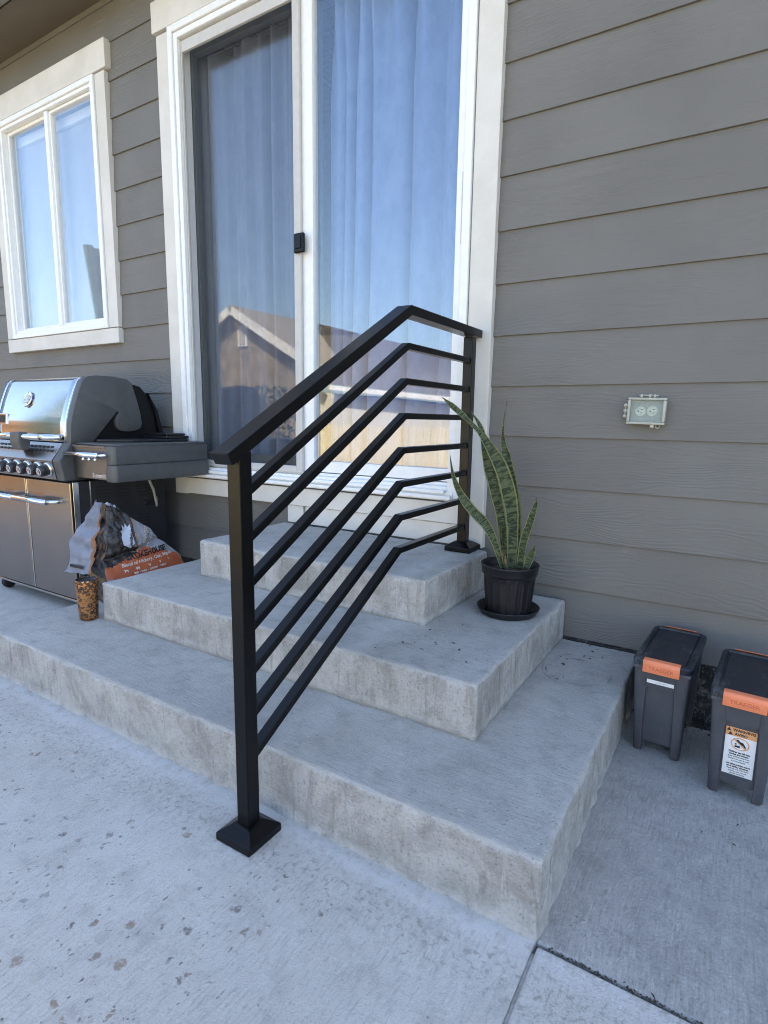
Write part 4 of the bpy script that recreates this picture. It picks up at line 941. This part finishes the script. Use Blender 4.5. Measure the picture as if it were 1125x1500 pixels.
# ================================================================== pellet buckets
def bucket(loc, rz, label, warn):
    root = thing('storage_bucket', loc, label, 'bucket', 'grey plastic buckets beside the steps'); root['local'] = 1
    root.rotation_euler = (0, 0, R(rz))
    w0, w1, d0, d1, H = .060, .070, .132, .158, .262        # half widths, half depths bottom/top, body height
    def xy(sx, sy, z, ins=0.0):
        f = z / H; return Vector((sx * (w0 + (w1 - w0) * f - ins), sy * (d0 + (d1 - d0) * f - ins), z))
    b = B(); t = bmesh.new()
    # body: inner tapered box, recessed behind the four corner legs
    zs = (.030, H); ring = []
    for z in zs: ring.append([t.verts.new(xy(sx, sy, z, .011)) for sx, sy in ((-1, -1), (1, -1), (1, 1), (-1, 1))])
    for j in range(4): t.faces.new((ring[0][j], ring[0][(j + 1) % 4], ring[1][(j + 1) % 4], ring[1][j]))
    t.faces.new(ring[0][::-1]); t.faces.new(ring[1]); addbm(b, t)
    obj('body', b, 'bin', root, local=True)
    # skin above the recess and the four tapered legs
    for sx, sy in ((-1, -1), (1, -1), (1, 1), (-1, 1)):
        t = bmesh.new(); rr = []
        for z, lw, ld in ((.0, .023, .034), (.06, .024, .038), (.190, .031, .050), (.200, .034, .054), (H, .036, .056)):
            c = xy(sx, sy, z); q = .010
            pl = [(0, q), (q * .3, q * .3), (q, 0), (lw, 0), (lw, .014), (.012, .016), (.014, ld), (0, ld)]
            rr.append([t.verts.new(c + Vector((-sx * a, -sy * e, 0))) for (a, e) in pl])
        for a, c in zip(rr, rr[1:]):
            for j in range(8): t.faces.new((a[j], a[(j + 1) % 8], c[(j + 1) % 8], c[j]))
        t.faces.new(rr[0]); t.faces.new(rr[-1][::-1]); bmesh.ops.recalc_face_normals(t, faces=list(t.faces))
        bmesh.ops.bevel(t, geom=[e for e in t.edges], offset=.0012, segments=1, affect='EDGES')
        obj('leg', t, 'bin', root, 40, local=True)
    b = B()
    for sy in (-1, 1):
        t = bmesh.new(); pts = []
        for z in (.206, H):
            for ins in (0.0, .012):
                for sx in (-1, 1):
                    c = xy(sx, sy, z, 0); pts.append(t.verts.new((c.x - sx * .033, c.y - sy * (ins + .0005), z)))
        for q in ((0, 1, 5, 4), (2, 6, 7, 3), (0, 2, 3, 1), (4, 5, 7, 6), (0, 4, 6, 2), (1, 3, 7, 5)): t.faces.new([pts[k] for k in q])
        bmesh.ops.recalc_face_normals(t, faces=list(t.faces)); addbm(b, t)
    for sx in (-1, 1):
        t = bmesh.new(); pts = []
        for z in (.206, H):
            for ins in (0.0, .012):
                for sy in (-1, 1):
                    c = xy(sx, sy, z, 0); pts.append(t.verts.new((c.x - sx * (ins + .0005), c.y - sy * .053, z)))
        for q in ((0, 1, 5, 4), (2, 6, 7, 3), (0, 2, 3, 1), (4, 5, 7, 6), (0, 4, 6, 2), (1, 3, 7, 5)): t.faces.new([pts[k] for k in q])
        bmesh.ops.recalc_face_normals(t, faces=list(t.faces)); addbm(b, t)
    for sx in (-1, 1):                                        # small moulded seams under the rim
        p = xy(sx * .56, -1, .242); box(b, p.x - .0009, p.x + .0009, p.y - .0015, p.y + .001, .205, .256)
    obj('upper_band', b, 'bin', root, local=True)
    b = B(); box(b, -w1 - .002, w1 + .002, -d1 - .002, d1 + .002, H - .006, H + .003, .002); obj('rim', b, 'bin', root, local=True)
    # lid
    def rrect(x, y, r, n=5):
        out = []
        for (cx_, cy_, a0) in ((x - r, y - r, 0), (-x + r, y - r, 90), (-x + r, -y + r, 180), (x - r, -y + r, 270)):
            out += [(cx_ + r * math.cos(R(a0 + 90 * k / n)), cy_ + r * math.sin(R(a0 + 90 * k / n))) for k in range(n + 1)]
        return out
    def loft(secs):
        t = bmesh.new(); rr = [[t.verts.new((x, y, z)) for (x, y) in rrect(hx, hy, r)] for (hx, hy, r, z) in secs]
        for a, c in zip(rr, rr[1:]):
            m_ = len(a)
            for j in range(m_): t.faces.new((a[j], a[(j + 1) % m_], c[(j + 1) % m_], c[j]))
        t.faces.new(rr[0][::-1]); t.faces.new(rr[-1]); bmesh.ops.recalc_face_normals(t, faces=list(t.faces)); return t
    W, D = w1 + .004, d1 + .004
    lid = obj('lid', loft([(W, D, .020, H + .0035), (W + .001, D + .001, .020, H + .017), (W - .002, D - .002, .019, H + .021), (W - .006, D - .006, .017, H + .023), (W - .013, D - .018, .008, H + .023), (W - .0145, D - .0195, .007, H + .0165), (W - .018, D - .023, .005, H + .0165), (W - .020, D - .025, .005, H + .019)]), 'lid', root, 30, local=True)
    b = B()
    for sx in (-1, 1): box(b, sx * (W - .007) - .0018, sx * (W - .007) + .0018, -.09, .10, H + .0232, H + .0252, .0008)
    obj('lid_ridge', b, 'lid', lid, local=True)
    # orange latches front and back
    b = B(); prism(b, [(-D - .001, H - .012), (-D - .0065, H - .010), (-D - .0065, H + .015), (-D - .003, H + .024), (-D + .014, H + .0262), (-D + .014, H + .0242), (-D - .001, H + .0205)], 0, -.046, .046, .0012); la = obj('latch', b, 'latch', root, 40, local=True)
    text('TRAEGER', .0135, frame_mtx((0, -D - .0064, H + .003), (1, 0, 0), (0, 0, 1)), 'latchdk', la, .0002, sx=1.1)
    b = B(); prism(b, [(D + .001, H - .012), (D + .006, H - .010), (D + .006, H + .018), (D + .003, H + .024), (D - .004, H + .0258), (D - .004, H + .0242), (D + .001, H + .0205)], 0, -.046, .046, .0008); obj('latch', b, 'latch', root, 40, local=True)
    nrm_tilt = (d1 - d0) / H
    def face(x, z, ins): return (x, -(d0 + (d1 - d0) * z / H) + ins, z)
    up = (0, -nrm_tilt, 1)
    if not warn:
        b = B(); box(b, -.034, .034, -.0052, .0052, -.0002, .0008, mtx=frame_mtx(face(0, .224, -.0010), (1, 0, 0), up)); st = obj('sticker', b, 'white', root, local=True)
        text('0 14276 88305 2', .0045, frame_mtx(face(.004, .224, -.0019), (1, 0, 0), up), 'outgrey', st)
    else:
        def L(x, z, lift): return frame_mtx(face(x, z, .0105 - lift), (1, 0, 0), up)
        b = B(); box(b, -.033, .033, -.066, .066, 0, .0008, mtx=L(0, .124, .0005)); lb = obj('warning_label', b, 'white', root, local=True)
        b = B(); box(b, -.033, .033, -.0115, .0115, 0, .0006, mtx=L(0, .1785, .0014)); obj('label_header', b, 'orangeprint', lb, local=True)
        text('WARNING', .0098, L(.006, .1835, .0022), 'ink', lb, .0003); text('AVISO', .0098, L(.000, .1725, .0022), 'ink', lb, .0003)
        for zz, xx in ((.1835, -.0265), (.1725, -.0225)):
            b = B(); t = bmesh.new(); mt = L(xx, zz, .0022); t.faces.new([t.verts.new(mt @ Vector(p)) for p in ((-.005, -.004, 0), (.005, -.004, 0), (0, .0048, 0))]); addbm(b, t); obj('warning_mark', b, 'ink', lb, local=True)
        b = B(); mt = L(0, .1475, .0014); lathe(b, [(.0175, 0), (.0175, .0007), (.0155, .0007), (.0155, 0)], 36, cap=False); b.transform(mt @ Matrix.Diagonal((1.12, .98, 1, 1))); box(b, -.0175, .0175, -.0011, .0011, .0009, .0013, mtx=mt @ Matrix.Rotation(R(-40), 4, 'Z')); obj('prohibition_ring', b, 'orangeprint', lb, local=True)
        b = B()
        for pts in ([(-.009, .011), (-.005, .012), (.000, .007), (.006, .006), (.011, -.002), (.013, -.007), (.010, -.007), (.006, -.002), (.001, .0), (-.003, .004), (-.008, .006)], [(-.011, -.005), (.000, -.005), (.000, -.010), (-.011, -.010)], [(-.011, .001), (-.007, .0), (-.008, -.003), (-.011, -.003)]):
            t = bmesh.new(); t.faces.new([t.verts.new(mt @ Vector((a, c, .0008))) for (a, c) in pts]); addbm(b, t)
        obj('pictogram', b, 'ink', lb, local=True)
        for k, (s_, h_, bo) in enumerate((('Children can fall into', .0063, .00025), ('bucket and drown.', .0063, .00025), ('Keep children away from', .0052, 0), ('bucket with even a small', .0052, 0), ('amount of liquid.', .0052, 0), ('Los niños pueden caerse', .0060, .00022), ('en el balde y ahogarse.', .0060, .00022), ('Mantenga a los niños lejos', .0050, 0), ('de baldes, aun con una', .0050, 0), ('cantidad de líquido.', .0050, 0))):
            text(s_, h_, L(0, .1235 - k * .0064 - (.003 if k > 4 else 0), .0016), 'ink', lb, bo, sx=.86)
    return root
bucket((-.312, -.212, .0), -3.5, 'grey plastic bucket with orange latch and thin white sticker standing next to the steps', False)
bucket((-.118, -.308, .0), -3.5, 'grey plastic bucket with orange latch and a large white child warning label', True)

# ================================================================== beyond the camera: yard, fences, neighbours (seen in the glass and steel)
def fence(name, P0, P1, h0, h1, mat, label, zg=-.24):
    P0, P1 = Vector(P0), Vector(P1); d = (P1 - P0); L_ = d.length; d.normalize(); nn = Vector((-d.y, d.x, 0))
    root = thing(name, (P0.x, P0.y, zg), label, 'fence')
    w = .14; me = None
    rot = Matrix(((d.x, nn.x, 0), (d.y, nn.y, 0), (0, 0, 1))).to_euler()
    npk = int(L_ / (w + .006))
    for k in range(npk):
        s = k * (w + .006); h = h0 + (h1 - h0) * k / npk
        if me is None:
            b = B(); prism(b, [(0, 0), (w, 0), (w, h - .03), (w - .03, h), (.03, h), (0, h - .03)], 1, 0, .018, .001, seg=1); o = obj('picket', b, mat, root, local=True); me = o
        else: o = link_copy(me, parent=root)
        o.location = d * s + Vector((0, 0, random.uniform(-.006, .006))); o.rotation_euler = rot
    for zz in (.3, h0 - .3):
        b = B(); box(b, 0, L_, -.045, -.002, zz, zz + .09); r_ = obj('fence_rail', b, mat, root, local=True); r_.rotation_euler = rot
    k = 0.0
    while k < L_ + .1:
        b = B(); box(b, k - .045, k + .045, -.14, -.047, 0, h0 + .05); r_ = obj('fence_post', b, mat, root, local=True); r_.rotation_euler = rot; k += 2.4
    return root
fence('picket_fence', (-8.1, -7.0, 0), (6.0, -7.0, 0), 1.04, 1.04, 'wood', 'pale sunlit picket fence across the far end of the yard')
fence('cedar_fence', (-9.0, -5.0, 0), (-9.0, -.4, 0), 1.95, 1.95, 'cedar', 'orange brown cedar fence along the left side of the yard', -.16)
# hedge
b = B(); t = bmesh.new()
for k in range(7500):
    p = Vector((random.uniform(-15.5, -8.3), random.uniform(-7.5, -6.8), random.random() ** .8 * 1.80 - .2)); s = random.uniform(.03, .07)
    e = Matrix.Rotation(random.random() * 6.28, 3, Vector((random.gauss(0, 1), random.gauss(0, 1), random.gauss(0, 1))).normalized())
    t.faces.new([t.verts.new(p + e @ Vector(q) * s) for q in ((-1, 0, 0), (0, -.6, 0), (1, 0, 0), (0, .6, 0))])
addbm(b, t); tag(obj('hedge', b, 'hedge', origin=(-10.7, -7.1, -.2)), 'dark green hedge left of the picket fence at the yard end', 'hedge')
# neighbour's house with shingled gable
nh = thing('neighbour_house', (-13.0, -13.5, -.3), 'brown shingled gabled house beyond the fence, seen in the door glass', 'house')
b = B(); prism(b, [(-16.45, -.3), (-16.45, 3.55), (-14.87, 4.45), (-12.05, 2.84), (-12.05, -.3)], 1, -12.4, -12.0); obj('gable_wall', b, 'shing', nh)
def slope(b, x0, z0, x1, z1, y0, y1, th):
    d = Vector((x1 - x0, z1 - z0)).normalized(); nx, nz = -d.y * th, d.x * th
    prism(b, [(x0, z0), (x1, z1), (x1 + nx, z1 + nz), (x0 + nx, z0 + nz)], 1, y0, y1)
b = B(); slope(b, -17.6, 2.92, -14.87, 4.47, -19, -11.7, .12); obj('roof', b, 'nroof', nh)
b = B(); slope(b, -14.87, 4.47, -11.2, 2.37, -19, -11.7, .12); obj('roof', b, 'nroof', nh)
b = B(); slope(b, -17.6, 2.72, -14.87, 4.27, -11.69, -11.62, .26); slope(b, -14.87, 4.27, -11.2, 2.17, -11.69, -11.62, .26); obj('rake_board', b, 'ntrim', nh)
b = B(); box(b, -14.87, -14.42, -11.99, -11.93, 3.25, 3.95, .01); vt = obj('gable_vent', b, 'ntrim', nh)
b = B()
for k in range(6): box(b, -14.78, -14.51, -11.929, -11.90, 3.33 + k * .09, 3.38 + k * .09)
obj('vent_slat', b, 'nwall', vt)
b = B(); t = bmesh.new()
q = [t.verts.new(p) for p in ((-10.9, -12.0, 1.95), (-5.2, -12.0, 1.40), (-7.4, -16.0, 2.75), (-15.4, -16.0, 4.75))]
f = t.faces.new(q); bmesh.ops.solidify(t, geom=[f], thickness=.15); bmesh.ops.recalc_face_normals(t, faces=list(t.faces)); addbm(b, t); obj('wing_roof', b, 'nroof', nh)
b = B(); prism(b, [(-11.6, -.3), (-11.6, 1.75), (-5.3, 1.15), (-5.3, -.3)], 1, -16, -12.3); obj('wing_wall', b, 'nwall', nh)
b = B(); prism(b, [(-10.95, 1.80), (-10.95, 1.93), (-5.2, 1.38), (-5.2, 1.25)], 1, -12.04, -11.90); obj('gutter', b, 'ntrim', nh)
# leaning green trellis by the left fence, mirrored in the window
tr = thing('leaning_trellis', (-7.25, -2.3, 0), 'dark green slatted trellis leaning by the left fence, mirrored in the window', 'trellis')
mt = Matrix.Translation((-7.2, -2.62, 0)) @ Matrix.Rotation(R(-7), 4, 'X')
b = B()
for (a, c, d, e) in ((-.02, .07, 0, 3.0), (.53, .62, 0, 3.0), (.071, .529, 2.88, 2.97), (.071, .529, 1.55, 1.65)): box(b, -.03, .03, -c, -a, d, e, mtx=mt)
obj('trellis_frame', b, 'trellis', tr)
b = B(); box(b, -.012, -.006, -.53, -.07, 0.3, 2.88, mtx=mt); obj('trellis_panel', b, 'trellis', tr)
for k in range(4):
    b = B(); box(b, .0, .02, -.20 - .10 * k, -.155 - .10 * k, 2.0, 2.8, mtx=mt); obj('slat', b, 'slat', tr)
